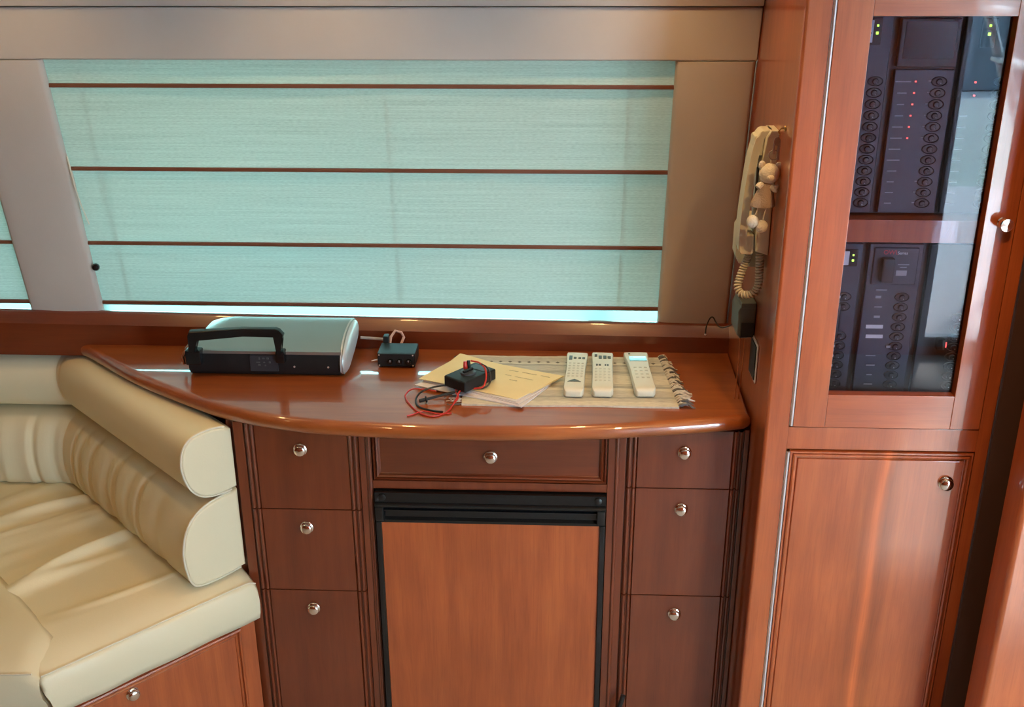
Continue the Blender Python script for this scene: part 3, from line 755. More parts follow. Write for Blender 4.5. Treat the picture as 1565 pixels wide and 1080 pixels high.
# backrest bolsters: a D profile swept from the end face, mitred at the corner
def bolster(name, prof, pleats, o_end):
    A = E(0, o_end, 0); lam = (2.375 - A.y)/(-N.y); B = A - N*lam
    L1 = lam
    path = []
    mit = V((-.4, -1, 0))
    n1, n2 = 130, 90
    off = [(0., .90), (.002, .955), (.006, .985), (.012, 1.)]
    secs = []
    for a, k in off: secs.append((A - N*a, T, k, a))
    for i in range(1, n1): secs.append((A - N*(.012 + (L1-.012)*i/n1), T, 1., .012+(L1-.012)*i/n1))
    nd = len(secs)
    secs.append((B, mit, 1., L1))
    for i in range(1, n2+1): secs.append((B + V((-1, 0, 0))*(1.0*i/n2), V((0, -1, 0)), 1., L1+1.0*i/n2))
    # blend the section normals near the mitre so the corner stays soft
    dm = sum(p[0] for p in prof)/len(prof); zm = sum(p[1] for p in prof)/len(prof)
    loops = []
    # shift sections near the corner so that loops do not cross
    for idx, (c, d, k, a) in enumerate(secs):
        if idx < nd:
            f = max(0., 1-(L1-a)/.16); d2 = T.lerp(mit, f)
        elif idx > nd:
            f = max(0., 1-(a-L1)/.16); d2 = V((0, -1, 0)).lerp(mit, f)
        else: d2 = mit
        g = 1.
        for (pa, w, dep) in pleats: g -= dep*math.exp(-((a-pa)/w)**2)
        loops.append([c + d2*((dm + (q[0]-dm)*k)*(g if q[0] > .02 else 1)) + V((0, 0, zm + (q[1]-zm)*k)) for q in prof])
    m = MB().rings(loops)
    o = build(m, name, LEATHER, sofa, ang=60)
    k = .985
    ring = [A - N*.004 + T*(dm+(q[0]-dm)*k*1.01) + V((0, 0, zm+(q[1]-zm)*k*1.01)) for q in prof if q[0] > .012]
    build(MB().tube(ring, .0022, 6), 'piping', PIPE, o)
    return o
def dense(P, n=5):
    return [(p.x, p.y) for p in catmull([(a, b, 0) for a, b in P], n)]
low = dense([(0., .528), (.06, .522), (.108, .524), (.126, .538), (.135, .575), (.136, .615), (.126, .655), (.105, .686), (.07, .705), (.03, .712), (0., .713)])
upp = dense([(0., .718), (.035, .715), (.075, .722), (.101, .745), (.114, .78), (.1165, .812), (.108, .842), (.088, .860), (.055, .8655), (.02, .862), (0., .852)])
random.seed(5)
bolster('lower_backrest', low, [(.13, .020, .03), (.215, .008, .06), (.262, .016, .04), (.335, .010, .07), (.372, .020, .05), (.455, .009, .06), (.520, .014, .05), (.575, .010, .05), (.70, .018, .05), (.775, .007, .10), (.83, .02, .03), (.885, .007, .09), (.97, .02, .03), (1.04, .007, .09)], -.030)
bolster('upper_backrest', upp, [(.636, .006, .02)], -.030)

# ------------------------------------------------------------------ silver and black case
t = thing('portable_projector', 'black and silver portable case with a carry handle at the left of the countertop', 'projector', (-.62, 2.16, .900))
ZT = .900
m = MB()
body = [(2.088, ZT+.002), (2.080, ZT+.012), (2.078, ZT+.040), (2.084, ZT+.056), (2.236, ZT+.060), (2.240, ZT+.030), (2.236, ZT+.002)]
m.extr(body, 'x', -.792, -.462, .005)
b = build(m, 'body', BLACKP, t)
# lid: a shallow silver crown
loops = []
for i in range(25):
    u = i/24; x = -.783 + u*(.783-.458)
    k = 1 - .55*max(0., (.06-(x+.783))/.06)**2
    L = []
    for j in range(13):
        v = j/12; y = 2.078 + .163*v
        z = ZT + .0565 + k*(.0225*math.sin(PI*min(1, v*.62+.02))**.85)
        L.append((x, y + (1-k)*.02*(1-v), z))
    L += [(x, 2.241, ZT+.052), (x, 2.078, ZT+.052)]
    loops.append(L)
build(MB().rings(loops), 'lid', SILVER, t, ang=40)
# leaf-shaped end cap on the right
leaf = dense([(2.072, ZT+.016), (2.073, ZT+.040), (2.088, ZT+.062), (2.130, ZT+.080), (2.180, ZT+.086), (2.222, ZT+.081), (2.243, ZT+.066), (2.232, ZT+.045), (2.180, ZT+.026), (2.120, ZT+.012), (2.085, ZT+.007)], 4)
cy, cz = 2.16, ZT+.050
loops = []
for (dx, k) in ((0, 1.0), (.004, 1.0), (.010, .95), (.014, .82), (.016, .5), (.0165, .1)):
    loops.append([(-.460+dx, cy+(y-cy)*k, cz+(z-cz)*k) for y, z in leaf])
ec = build(MB().rings(loops), 'end_cap', SILVERL, t, ang=50, label='pale silver leaf-shaped end cap')
build(MB().tube([(-.4545, y, z) for y, z in leaf], .0016, 6, closed=True), 'cap_rim', SILVER, ec)
# handle
hy = 2.066
h = MB()
h.extr([(-.779, ZT+.098), (-.774, ZT+.108), (-.66, ZT+.1155), (-.590, ZT+.1165), (-.582, ZT+.113), (-.5735, ZT+.103), (-.580, ZT+.088), (-.582, ZT+.058), (-.592, ZT+.058), (-.593, ZT+.100), (-.66, ZT+.0985), (-.760, ZT+.090), (-.766, ZT+.060), (-.780, ZT+.060)], 'y', hy-.006, hy+.010, .0025)
h.box(-.790, -.756, hy-.004, hy+.022, ZT+.030, ZT+.064, .004); h.box(-.596, -.576, hy-.002, hy+.022, ZT+.036, ZT+.064, .004)
build(h, 'handle', BLACKG, t, ang=30)
build(MB().tube([(-.793, 2.115, ZT+.060), (-.803, 2.110, ZT+.048), (-.811, 2.106, ZT+.032), (-.809, 2.104, ZT+.016)], .0042, 8), 'latch', CHROME, t)
cp = build(MB().box(-.655, -.595, 2.0762, 2.082, ZT+.013, ZT+.050, .001), 'control_panel', DARKGREY, t)
for (x, z, w, hh) in ((-.634, .043, .003, .006), (-.625, .043, .005, .003), (-.616, .043, .005, .004), (-.637, .034, .008, .002), (-.624, .034, .004, .002), (-.612, .034, .004, .004), (-.635, .028, .005, .004), (-.622, .027, .003, .003)):
    build(MB().box(x-w/2, x+w/2, 2.0752, 2.0770, ZT+z-hh/2, ZT+z+hh/2, .0004), 'button', BOXGREY, cp)
for x in (-.560, -.487): build(MB().lathe([(0, 0), (.0022, 0), (.0022, .0012), (0, .0014)], (x, 2.0785, ZT+.024), (0, -1, 0), 10), 'screw', STEEL, t)

# ------------------------------------------------------------------ little black amplifier
t = thing('amplifier', 'small black box with three dials on the counter right of the case', 'amplifier', (-.35, 2.18, .900))
build(MB().box(-.3915, -.3085, 2.139, 2.203, .9025, .9335, .0025), 'body', BLACKP, t)
build(MB().box(-.3895, -.3105, 2.136, 2.140, .9040, .9330, .001), 'front_plate', BLACKP, t)
for x in (-.362, -.342, -.322):
    build(MB().lathe([(.0, 0), (.0060, 0), (.0056, .007), (.0048, .008), (0, .008)], (x, 2.136, .9165), (0, -1, 0), 16), 'dial', BLACKG, t)
    build(MB().box(x-.0006, x+.0006, 2.1272, 2.1282, .9172, .9215), 'dial_mark', LABELT, t)
for x in (-.387, -.313):
    for z in (.9065, .9305): build(MB().lathe([(0, 0), (.0017, 0), (.0017, .001), (0, .0012)], (x, 2.136, z), (0, -1, 0), 8), 'screw', STEEL, t)
for x in (-.385, -.315):
    for y in (2.148, 2.194): build(MB().box(x-.005, x+.005, y-.005, y+.005, .900, .903, .001), 'foot', BLACKP, t)
build(MB().tube([(-.391, 2.150, .914), (-.398, 2.148, .913), (-.406, 2.146, .912)], [.0022, .0018, .0012], 8), 'jack', STEEL, t)
build(MB().tube([(-.445, 2.236, .932), (-.425, 2.238, .930), (-.405, 2.232, .931), (-.386, 2.218, .935)], .0035, 8), 'cable', GREYW, t)
build(MB().tube([(-.374, 2.203, .920), (-.374, 2.226, .938), (-.366, 2.241, .9475), (-.352, 2.240, .944), (-.346, 2.236, .934), (-.352, 2.204, .920)], .0032, 8), 'cable', PINKW, t)
build(MB().box(-.388, -.376, 2.202, 2.222, .906, .948, .002), 'plug', BLACKP, t)

# ------------------------------------------------------------------ placemat
MX, MY = .024, 2.076
t = thing('placemat', 'woven cream and grey placemat with knotted fringe on the countertop', 'placemat', (MX, MY, .900))
def pm(u, v):
    x0 = -.196 + (-.012)*(v-.5); x1 = .247 - .020*(v)
    x = x0 + (x1-x0)*u; y = 1.944 + (2.206-1.944)*v + .004*u
    y += .0016*math.sin(23*x)*(1 if v in (0., 1.) else .4)
    return x, y
m = MB()
m.grid(lambda u, v: (*pm(u, v), .9042 + .0006*math.sin(31*u+2*v)*math.sin(17*v)), 60, 40)
m.grid(lambda u, v: (*pm(u, v), .9004), 60, 40)
for (fu, cu) in ((lambda k: (k/60, 0.), 60), (lambda k: (k/60, 1.), 60), (lambda k: (0., k/40), 40), (lambda k: (1., k/40), 40)):
    for k in range(cu):
        a = pm(*fu(k)); b_ = pm(*fu(k+1))
        m._face([m.bm.verts.new(p) for p in ((*a, .9004), (*b_, .9004), (*b_, .9042), (*a, .9042))])
bmesh.ops.remove_doubles(m.bm, verts=m.bm.verts, dist=.0004)
build(m, 'woven_cloth', MATC, t, ang=60)
random.seed(11)
def fringe(u, sgn, n, ln, hz=1.):
    pale, dark = MB(), MB()
    for k in range(n):
        v = (k+.5)/n; x, y = pm(u, v)
        pts = []; yy = y + random.uniform(-.004, .004); l = ln*random.uniform(.65, 1.15)*(1.15-.35*v)
        for j in range(6):
            f = j/5
            pts.append((x + sgn*l*f, yy + random.uniform(-.006, .006)*f - .004*f, .9032 + hz*(.0013 + .006*math.sin(PI*min(1, f*1.15))*random.uniform(.6, 1.2))))
        q = dark if (k % 4 == 0 or random.random() < .12) else pale
        q.tube(pts, [.0022*(.4+.6*hz), .0032*(.4+.6*hz), .0024*(.4+.6*hz), .0028*(.4+.6*hz), .0020*(.4+.6*hz), .0012], 7)
        q.ball((x+sgn*.006, yy, .9030+.0035*hz), (.0040, .0036, .0016+.0018*hz), 8, 6)
    return pale, dark
a, b_ = fringe(1., 1, 46, .030)
build(a, 'fringe', FRINGEM, t, kind='stuff'); build(b_, 'fringe', FRINGED, t, kind='stuff', label='dark threads of the fringe')
a, b_ = fringe(0., -1, 30, .030, 0.)
build(a, 'fringe', FRINGEM, t, kind='stuff'); build(b_, 'fringe', FRINGED, t, kind='stuff', label='dark threads of the fringe')

# ------------------------------------------------------------------ papers, folder, multimeter
def sheet(name, L, B, R_, F, z, thick, wav, mat, parent=None, n=22, at=None, lift=lambda u, v: 0.):
    L, B, R_, F = [V((*p, 0)) for p in (L, B, R_, F)]
    m = MB(); top_, bot = [], []
    def pt(u, v):
        a = L.lerp(R_, 0)
        p = (L*(1-u)+F*u)*(1-v) + (B*(1-u)+R_*u)*v
        return p
    for i in range(n+1):
        ra, rb = [], []
        for j in range(n+1):
            u, v = i/n, j/n; p = pt(u, v); zz = z + wav*math.sin(5*u+2.3*v)*math.sin(4*v+.6) + lift(u, v)
            ra.append(m.bm.verts.new((p.x, p.y, zz + thick))); rb.append(m.bm.verts.new((p.x, p.y, zz)))
        top_.append(ra); bot.append(rb)
    for i in range(n):
        for j in range(n):
            m._face([top_[i][j], top_[i+1][j], top_[i+1][j+1], top_[i][j+1]]); m._face([bot[i][j], bot[i][j+1], bot[i+1][j+1], bot[i+1][j]])
    for k in range(n):
        for A_, B_ in ((top_, bot),):
            m._face([A_[k][0], B_[k][0], B_[k+1][0], A_[k+1][0]]); m._face([A_[k+1][n], B_[k+1][n], B_[k][n], A_[k][n]])
            m._face([A_[0][k+1], B_[0][k+1], B_[0][k], A_[0][k]]); m._face([A_[n][k], B_[n][k], B_[n][k+1], A_[n][k+1]])
    return build(m, name, mat, parent, at=at, ang=50)
# corner order: left, back, right, front
ps = thing('paper_stack', 'loose white papers lying under the manila folder on the placemat', 'papers', (-.14, 2.04, .9048))
sheet('sheet', (-.296, 2.030), (-.200, 2.150), (-.010, 2.044), (-.068, 1.930), .9050, .0022, .0, PAPER, ps)
sheet('sheet', (-.280, 2.046), (-.203, 2.156), (.000, 2.058), (-.074, 1.938), .9078, .0018, .0, PAPER, ps, lift=lambda u, v: .0006*math.sin(6*u+1))
sheet('sheet', (-.262, 2.040), (-.200, 2.150), (.004, 2.066), (-.080, 1.944), .9103, .0012, .0, PAPER, ps, lift=lambda u, v: .0005*math.sin(7*u))
fo = thing('folder', 'manila folder with pencilled notes lying on the papers left of the remotes', 'folder', (-.14, 2.08, .9122))
sheet('cover', (-.289, 2.046), (-.213, 2.176), (.015, 2.072), (-.079, 1.954), .9135, .0012, .0, MANILA, fo, lift=lambda u, v: .0008*math.sin(5*u+3*v) + .006*max(0, v-.75)/.25*math.exp(-(u/.25)**2) - .001*u)
sheet('back_cover', (-.276, 2.052), (-.205, 2.170), (.018, 2.076), (-.050, 1.985), .9119, .0009, .0, MANILA, fo)
def scribble(m, x, y, w, ang):
    pts = []; c, s_ = math.cos(ang), math.sin(ang); n = int(w/.0012)
    for k in range(n):
        a = k*.0012; bq = .0022*math.sin(k*2.1+x*90)*(.4+.6*random.random())
        pts.append((x + a*c - bq*s_, y + a*s_ + bq*c, .9154))
    m.tube(pts, .00035, 4)
sc_ = MB()
for (x, y, w) in ((-.100, 2.098, .022), (-.072, 2.087, .035), (-.032, 2.070, .022), (-.108, 2.073, .016), (-.086, 2.063, .042), (-.098, 2.047, .020)): scribble(sc_, x, y, w, -.43)
build(sc_, 'pencil_note', PENCIL, fo)

mm = thing('multimeter', 'black digital multimeter with red and black leads lying on the manila folder', 'multimeter', (-.178, 2.03, .9155))
c0 = V((-.1785, 2.0260, .9155)); ax = V((.054, .069, 0)).normalized(); ay = V((-ax.y, ax.x, 0))
MM = Matrix(((ax.x, ay.x, 0, c0.x), (ax.y, ay.y, 0, c0.y), (0, 0, 1, c0.z), (0, 0, 0, 1)))
build(MB().box(-.048, .048, -.0300, .0300, .0005, .0245, .0035, 3).xf(MM), 'housing', BLACKP, mm)
build(MB().box(.018, .040, -.020, .020, .0243, .0250, .0004).xf(MM), 'display', DARKGREY, mm)
build(MB().lathe([(0, 0), (.0165, 0), (.0160, .003), (.0140, .004), (0, .004)], (-.006, 0, .0243), (0, 0, 1), 24).xf(MM), 'dial', DARKGREY, mm)
build(MB().box(-.020, .008, -.003, .003, .028, .033, .0015).xf(MM), 'dial_pointer', BLACKG, mm)
pl_ = build(MB().tube([(.004, .016, .0245), (.004, .017, .034), (.005, .018, .042)], [.0048, .0045, .0036], 10).xf(MM), 'plug', RED, mm)
build(MB().tube([(.014, .016, .0245), (.014, .017, .034), (.015, .018, .041)], [.0044, .0042, .0034], 10).xf(MM), 'plug', BLACKP, mm)
def smooth(P, n=8): return [tuple(p) for p in catmull(P, n)]
red1 = smooth([(-.178, 2.046, .957), (-.160, 2.034, .958), (-.147, 2.022, .950), (-.144, 2.006, .934), (-.150, 1.994, .921), (-.166, 1.992, .918), (-.185, 1.990, .9185), (-.196, 1.978, .9175), (-.2005, 1.960, .911), (-.205, 1.945, .907)])
build(MB().tube(red1, .0019, 7), 'test_lead', RED, mm)
red2 = smooth([(-.170, 2.002, .9195), (-.190, 1.998, .9180), (-.205, 1.985, .9155), (-.198, 1.962, .911), (-.206, 1.940, .9060), (-.216, 1.910, .9020), (-.243, 1.889, .9018), (-.272, 1.907, .9018), (-.300, 1.955, .9022), (-.309, 1.985, .9040), (-.298, 2.006, .9080), (-.270, 2.001, .9100), (-.246, 1.992, .9100)])
build(MB().tube(red2, .0017, 7), 'test_lead', RED, mm)
red3 = smooth([(-.206, 1.905, .9020), (-.235, 1.902, .9020), (-.262, 1.912, .9020), (-.283, 1.897, .9018), (-.293, 1.890, .9018)])
build(MB().tube(red3, .0015, 7), 'test_lead', RED, mm)
blk = smooth([(-.155, 2.030, .957), (-.141, 2.022, .950), (-.135, 2.010, .930), (-.146, 1.998, .9180), (-.180, 1.994, .9175), (-.220, 2.009, .9165), (-.255, 2.004, .9135), (-.279, 1.985, .9090), (-.284, 1.955, .9042), (-.272, 1.930, .9022), (-.244, 1.915, .9020), (-.224, 1.910, .9020)])
build(MB().tube(blk, .0019, 7), 'test_lead', BLACKW, mm)
build(MB().tube([(-.276, 1.950, .907), (-.262, 1.956, .9085), (-.2605, 1.9566, .9087), (-.222, 1.975, .9125), (-.190, 1.985, .9165)], [.0038, .0040, .0030, .0028, .0022], 10), 'probe', BLACKP, mm)
build(MB().lathe([(.0038, 0), (.0068, .0005), (.0068, .0025), (.0038, .003)], (-.264, 1.955, .9083), (.9, .42, .08), 12), 'probe_guard', BLACKP, mm)

# ------------------------------------------------------------------ remote controls
def remote(label, loc, rz, w_back, w_waist, w_front, kind):
    t = thing('remote_control', label, 'remote control', (0, 0, 0), 'white remote controls on the placemat')
    Ln = .198
    def wid(v):   # v 0 = front end, 1 = back end
        if v < .55: a = v/.55; return w_front + (w_waist-w_front)*(3*a*a-2*a**3)
        a = (v-.55)/.45; return w_waist + (w_back-w_waist)*(3*a*a-2*a**3)
    loops_t = []
    n = 30
    def sect(v):
        w = wid(v)/2
        e = 1.
        if v > .955: e = math.sqrt(max(0, 1-((v-.955)/.05)**2))*.06+.94
        w *= e; h = .0205 - .004*v
        return w, h
    loops = []
    for i in range(n+1):
        v = i/n; w, h = sect(v); y = -Ln/2 + Ln*v
        bow = 0.
        loops.append([(-w*.86, y, .0), (w*.86, y, .0), (w, y, .005), (w, y, h-.003), (w*.94, y, h-.0006), (w*.5, y, h), (-w*.5, y, h), (-w*.94, y, h-.0006), (-w, y, h-.003), (-w, y, .005)])
    # rounded front end
    w, h = sect(0.)
    fr = []
    for k in (3, 2, 1):
        a = PI/2*k/3.4; f = math.cos(a); y = -Ln/2 - .012*math.sin(a)
        fr.append([(p[0]*(.55+.45*f), y, .0085 + (p[2]-.0085)*(.25+.75*f)) for p in loops[0]])
    build(MB().rings(fr + loops), 'shell', REMOTE, t, ang=40)
    def top(v): return sect(v)[1]
    def key(x, v, kw, kl, mat, name='button', hh=.0012):
        y = -Ln/2 + Ln*v; z = top(v)
        return build(MB().box(x-kw/2, x+kw/2, y-kl/2, y+kl/2, z-.001, z+hh, .0004), name, mat, t)
    build(MB().box(-w*.92, w*.92, -Ln/2-.002, -Ln/2+.008, .004, h-.0015, .002), 'end_cover', REMOTEB, t)
    if kind == 'tuner':
        for x, kw, kl in ((-.0135, .007, .022), (-.004, .006, .009), (.006, .006, .008), (.0145, .006, .009)): key(x, .83, kw, kl, KEYD)
        build(MB().extr([(-.014, -Ln/2+.028), (.014, -Ln/2+.028), (.006, -Ln/2+.037), (0, -Ln/2+.041), (-.006, -Ln/2+.037)], 'z', top(.16)-.001, top(.16)+.0008), 'logo', KEYD, t)
        for r in range(6):
            for c in range(4): key(-.0135+.009*c, .30+.075*r, .005, .006, KEYP, hh=.0008)
    elif kind == 'decoder':
        for x, kw, kl in ((-.0145, .006, .012), (-.005, .007, .016), (.005, .007, .017), (.0145, .007, .012)): key(x, .85 if kw > .006 else .90, kw, kl, KEYD)
        for x, kw in ((-.012, .004), (-.006, .005), (.006, .003), (.011, .004)): key(x, .62, kw, .010, KEYD, hh=.0006)
        for r in range(5):
            for c in range(4): key(-.0135+.009*c, .18+.082*r, .005, .006, KEYP, hh=.0008)
    else:
        d = key(.001, .80, .037, .026, LCD, 'display', .0007)
        build(MB().extr([(-.008, -Ln/2+Ln*.80+.002), (.018, -Ln/2+Ln*.80+.004), (.018, -Ln/2+Ln*.80+.011), (-.010, -Ln/2+Ln*.80+.011)], 'z', top(.8)+.0004, top(.8)+.0010), 'display_band', LCDL, d)
        key(-.015, .95, .004, .005, KEYD)
        for r in range(4):
            for c in range(3): key(-.010+.011*c, .26+.095*r, .006, .006, KEYP, hh=.0008)
    t.location = loc; t.rotation_euler = (0, 0, rz)
    return t
remote('cream remote with a dark triangle mark, nearest the folder, leftmost of three', (.0415, 2.090, .9048), -.055, .047, .041, .042, 'tuner')
remote('cream remote with wide dark keys, middle one of the three on the placemat', (.0985, 2.092, .9048), -.035, .047, .043, .044, 'decoder')
remote('cream remote with a teal display window, nearest the fringe, rightmost of three', (.1785, 2.096, .9048), .035, .054, .043, .043, 'display')

# ------------------------------------------------------------------ intercom handset on the cabinet side
XW = XP - .0005
t = thing('wall_telephone', 'ivory wall telephone with coiled cord hanging on the tall cabinet side', 'telephone', (XP, 1.94, 1.12))
m = MB()
m.extr([(XW, 1.462), (.374, 1.462), (.366, 1.450), (.362, 1.40), (.361, 1.29), (.364, 1.240), (XW, 1.233)], 'y', 1.905, 1.962, .003)
build(m, 'cradle', IVORY, t)
def bowed(pts, y0, y1, th):
    # outer line pts (x,z), thickness th toward the wall
    pl = [(x, z) for x, z in pts] + [(x+th, z) for x, z in pts[::-1]]
    return MB().extr(pl, 'y', y0, y1, .004)
hp = dense([(.363, 1.462), (.352, 1.452), (.3445, 1.425), (.339, 1.385), (.335, 1.33), (.333, 1.285), (.334, 1.250), (.339, 1.232)], 4)
hs = build(bowed(hp, 1.912, 1.956, .014), 'handset', IVORY, t, ang=40)
build(MB().box(.345, .362, 1.914, 1.954, 1.232, 1.270, .004), 'mouthpiece', IVORY, hs)
build(MB().box(.346, .366, 1.914, 1.954, 1.415, 1.452, .005), 'earpiece', IVORY, hs)
build(MB().extr([(.3640, 1.286), (.3560, 1.280), (.3440, 1.260), (.3440, 1.206), (.3530, 1.186), (.3640, 1.188)], 'y', 2.005, 2.045, .003), 'hook_cup', IVORY, t)
build(MB().box(.3630, XW, 1.955, 2.044, 1.195, 1.283, .002), 'hook_arm', IVORY, t)
build(MB().box(.3605, .3625, 1.925, 1.945, 1.33, 1.39, .001), 'hook_slot', BLACKP, t)
# coiled cord
def coil(path, r, pitch, rw, n=9):
    P = [V(p) for p in path]; pts = []; ln = sum((P[i+1]-P[i]).length for i in range(len(P)-1)); turns = ln/pitch
    acc = 0; up = V((0, 1, 0))
    for i in range(len(P)-1):
        seg = P[i+1]-P[i]; l = seg.length; d = seg.normalized(); a = (up - d*up.dot(d)).normalized(); b2 = d.cross(a); up = a
        k = max(2, int(l/pitch*n))
        for j in range(k):
            f = j/k; th = 2*PI*(acc + l*f)/pitch
            pts.append(P[i].lerp(P[i+1], f) + (a*math.cos(th) + b2*math.sin(th))*r)
        acc += l
    return MB().tube(pts, rw, 5)
cpath = smooth([(a, b, c+.031) for a, b, c in [(.3590, 1.940, 1.205), (.3580, 1.946, 1.185), (.3520, 1.948, 1.165), (.3450, 1.944, 1.143), (.3425, 1.940, 1.130), (.3480, 1.934, 1.1185), (.3580, 1.928, 1.118), (.3700, 1.922, 1.124), (.3770, 1.920, 1.140), (.3770, 1.921, 1.165), (.3755, 1.922, 1.205)]], 5)
build(coil(cpath, .0060, .0056, .0023), 'coiled_cord', CORD, t, ang=80)

# plush bear keyring hanging in front
t = thing('bear_keyring', 'small plush bear keyring in a tan dress hanging beside the wall telephone', 'keyring', (.372, 1.872, 1.30))
Y = 1.872
build(MB().ball((.3700, Y, 1.3930), (.0185, .0160, .0180), 18, 12), 'head', PLUSH, t)
for x, z in ((.3560, 1.4080), (.3850, 1.4060)): build(MB().ball((x, Y, z), (.0065, .0045, .0075), 12, 8), 'ear', PLUSH, t)
build(MB().ball((.3700, Y-.0150, 1.3880), (.0070, .0050, .0055), 12, 8), 'muzzle', PLUSH, t)
dress = [[(.3640 + dx + 1.12*rx*math.cos(2*PI*k/18), Y + ry*math.sin(2*PI*k/18), z) for k in range(18)] for (rx, ry, z, dx) in ((.0060, .0055, 1.3800, .003), (.0095, .0085, 1.3720, .002), (.0135, .011, 1.3580, .0), (.0185, .013, 1.3440, -.001), (.0200, .0135, 1.3360, -.001), (.0180, .012, 1.3330, -.001))]
build(MB().rings(dress), 'dress', PLUSHD, t, ang=60)
build(MB().tube([(.3600, Y-.002, 1.3740), (.3540, Y-.004, 1.3730), (.3505, Y-.006, 1.3690)], [.0050, .0058, .0055], 10), 'arm', PLUSH, t)
build(MB().tube([(.3740, Y-.004, 1.3700), (.3800, Y-.008, 1.3680), (.3850, Y-.010, 1.3670)], [.0050, .0068, .0066], 10), 'arm', PLUSH, t)
for x0, x1, z1 in ((.3560, .3470, 1.3075), (.3700, .3635, 1.2985)):
    l = build(MB().tube([(x0, Y-.003, 1.336), ((x0+x1)/2, Y-.004, 1.322), (x1, Y-.005, z1+.006)], .0012, 6), 'leg_string', PLUSH, t)
    build(MB().ball((x1, Y-.005, z1), (.0112, .0105, .0118), 14, 9), 'foot', PLUSH, l)
ring = [(.3745 + .0085*math.cos(2*PI*k/20), Y-.002, 1.4260 + .0085*math.sin(2*PI*k/20)) for k in range(20)]
build(MB().tube(ring, .0009, 6, closed=True), 'split_ring', KEYS, t)
build(MB().tube([(.3705, Y, 1.410), (.3710, Y-.001, 1.4185)], .0012, 6), 'loop', PLUSH, t)
t = thing('key', 'small metal key on a brass hook above the plush bear', 'key', (.382, 1.860, 1.43))
build(MB().tube([(XW, 1.858, 1.474), (.3805, 1.858, 1.4740), (.3765, 1.858, 1.4690), (.3785, 1.858, 1.4640), (.3805, 1.858, 1.4635)], .0014, 8), 'hook', BRASS, t)
build(MB().lathe([(0, 0), (.0055, 0), (.0050, .0015), (0, .0018)], (XW, 1.858, 1.474), (-1, 0, 0), 14), 'hook_plate', BRASS, t)
build(MB().extr([(.3755+.0062*math.cos(2*PI*k/14), 1.452+.0075*math.sin(2*PI*k/14)) for k in range(14)], 'y', 1.8565, 1.8590, .0006), 'bow', KEYS, t)
build(MB().box(.3775, .3815, 1.8555, 1.8578, 1.4195, 1.448, .0006), 'blade', KEYS, t)
build(MB().box(.3700, .3735, 1.8595, 1.8615, 1.4290, 1.450, .0006), 'blade', KEYS, t)

# junction box, its wires, outlet plate
t = thing('junction_box', 'dark grey junction box on the cabinet side under the telephone cord', 'box', (XP, 2.0, 1.045))
m = MB(); m.extr([(XW, 1.047), (.3600, 1.044), (.3530, 1.052), (.3520, 1.100), (.3590, 1.1140), (XW, 1.1160)], 'y', 1.968, 2.045, .003)
bx = build(m, 'housing', BOXGREY, t)
build(MB().box(.3600, .3850, 1.9645, 1.9690, 1.048, 1.078, .001), 'label_window', PANELD, bx)
build(MB().box(.3570, .3860, 1.9650, 2.044, 1.1075, 1.1185, .002), 'lid', BOXGREY, bx)
for x in (.3640, .3720): build(MB().tube([(x, 1.99, 1.046), (x+.0004, 1.989, 1.02), (x+.0015, 1.990, .985), (x+.001, 2.0, .9005)], .0012, 6), 'wire', ORANGEW, t)
wp = smooth([(.3600, 2.046, 1.048), (.3560, 2.10, 1.020), (.3520, 2.16, .996), (.3470, 2.195, .994), (.3420, 2.200, 1.0025), (.3370, 2.2, 1.0045), (.3320, 2.200, .9975), (.3275, 2.200, .9820), (.3262, 2.200, .9660)])
w = build(MB().tube(wp, .0015, 7), 'aerial_wire', BLACKW, t)
build(MB().ball((.3262, 2.200, .9640), .0024, 10, 7), 'wire_tip', LABELW, w)
t = thing('outlet_plate', 'dark outlet plate with a bright rim low on the cabinet side', 'outlet', (XP, 1.94, .98))
build(MB().box(.3845, XW, 1.912, 1.975, .972, 1.052, .001), 'rim', STEEL, t)
build(MB().box(.3820, .3850, 1.9165, 1.971, .977, 1.047, .002), 'face', BLACKP, t)

# black cord end by the right drawers
m = MB().tube([(.105, 1.860, .0), (.118, 1.868, .06), (.136, 1.885, .14), (.150, 1.896, .198), (.1575, 1.8985, .226)], .0055, 10)
o = build(m, 'cord_end', BLACKW, at=(.105, 1.86, 0)); tag(o, 'stiff black cord end leaning on the lowest right-hand drawer', 'cord')

# ------------------------------------------------------------------ daylight
w = bpy.data.worlds.new('harbour_sky'); SC.world = w; w.use_nodes = True; n = w.node_tree
bg = n.nodes['Background']
tc = n.nodes.new('ShaderNodeTexCoord'); sx = n.nodes.new('ShaderNodeSeparateXYZ'); lk(n, tc.outputs['Generated'], sx.inputs[0])
mr = n.nodes.new('ShaderNodeMapRange'); mr.inputs['From Min'].default_value = -1; mr.inputs['From Max'].default_value = 1; lk(n, sx.outputs['Z'], mr.inputs['Value'])
cr = n.nodes.new('ShaderNodeValToRGB'); e = cr.color_ramp.elements
e[0].position = .0; e[0].color = (.12, .20, .20, 1); e[1].position = 1.; e[1].color = (.50, .77, 1., 1)
for ps, c in ((.42, (.26, .40, .38)), (.495, (.48, .62, .62)), (.505, (.56, .82, 1.)), (.7, (.52, .80, 1.))):
    k = e.new(ps); k.color = (*c, 1)
lk(n, mr.outputs[0], cr.inputs['Fac']); lk(n, cr.outputs['Color'], bg.inputs['Color']); bg.inputs['Strength'].default_value = 46.0
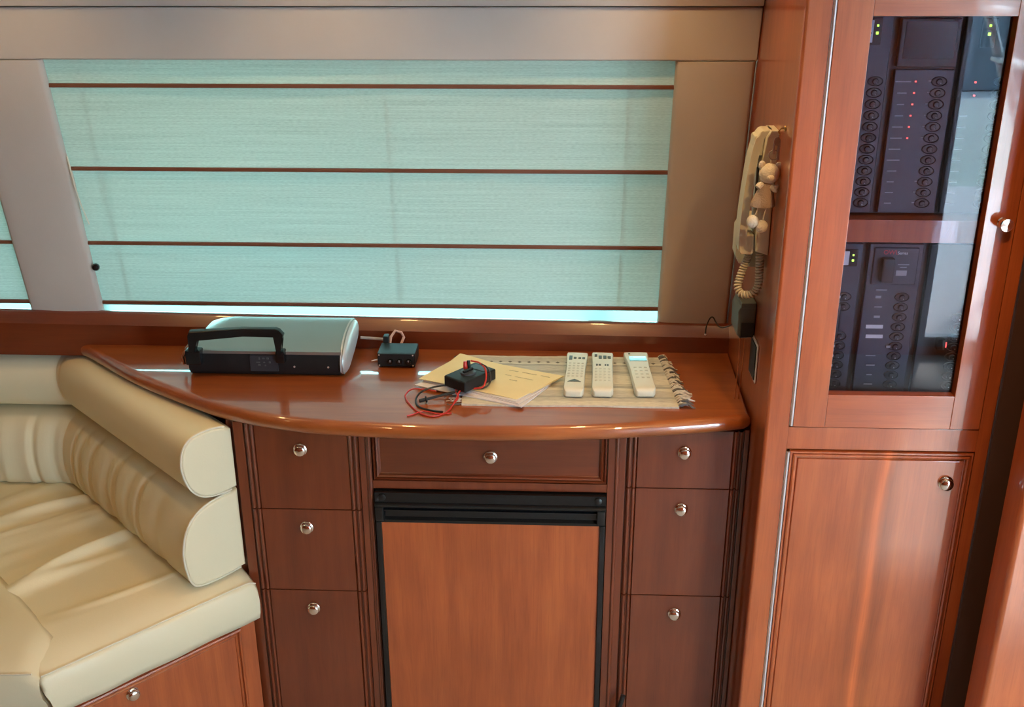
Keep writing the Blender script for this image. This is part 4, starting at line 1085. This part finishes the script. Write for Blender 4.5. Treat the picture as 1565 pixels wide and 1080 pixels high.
for nm, H in (('aft_door_portal', DOOR),):
    L = bpy.data.lights.new(nm, 'AREA'); L.shape = 'RECTANGLE'; L.size = H[1]-H[0]; L.size_y = H[3]-H[2]; L.cycles.is_portal = True
    o = bpy.data.objects.new(nm, L); COL.objects.link(o); o.location = ((H[0]+H[1])/2, YR-.055, (H[2]+H[3])/2); o.rotation_euler = (PI/2, 0, 0)
L = bpy.data.lights.new('side_window_portal', 'AREA'); L.shape = 'RECTANGLE'; L.size = 2.9; L.size_y = .72; L.cycles.is_portal = True
o = bpy.data.objects.new('side_window_portal', L); COL.objects.link(o); o.location = (-1.1, yw(1.3)+.12, 1.31); o.rotation_euler = (-PI/2, 0, 0)

L = bpy.data.lights.new('sun', 'SUN'); L.energy = 27.; L.angle = math.radians(3.); L.color = (1., .97, .93)
o = bpy.data.objects.new('sun', L); COL.objects.link(o); o.location = (4, -4, 4)
o.rotation_euler = V((-.38*.788, .925*.788, -.616)).to_track_quat('-Z', 'Y').to_euler()

# ------------------------------------------------------------------ camera
pi_, ya, ro = math.radians(21.95), math.radians(-2.58), math.radians(-.17)
fw = V((math.sin(ya)*math.cos(pi_), math.cos(ya)*math.cos(pi_), -math.sin(pi_)))
r0 = V((math.cos(ya), -math.sin(ya), 0)); u0 = r0.cross(fw)
r1 = r0*math.cos(ro) + u0*math.sin(ro); u1 = -r0*math.sin(ro) + u0*math.cos(ro)
cam = bpy.data.cameras.new('camera'); co = bpy.data.objects.new('camera', cam); COL.objects.link(co)
cam.sensor_fit = 'HORIZONTAL'; cam.sensor_width = 36.; cam.lens = 1625/1565*36.; cam.clip_start = .02
co.matrix_world = Matrix(((r1.x, u1.x, -fw.x, 0), (r1.y, u1.y, -fw.y, 0), (r1.z, u1.z, -fw.z, 1.8), (0, 0, 0, 1)))
SC.camera = co
SC.view_settings.view_transform = 'Standard'; SC.view_settings.look = 'None'; SC.view_settings.gamma = 1.; SC.view_settings.exposure = 0.08
SC.view_settings.use_curve_mapping = False
SC.cycles.max_bounces = 10; SC.cycles.diffuse_bounces = 4; SC.cycles.glossy_bounces = 5; SC.cycles.transparent_max_bounces = 10
SC.cycles.sample_clamp_indirect = 6.
SC.cycles.caustics_reflective = False; SC.cycles.caustics_refractive = False
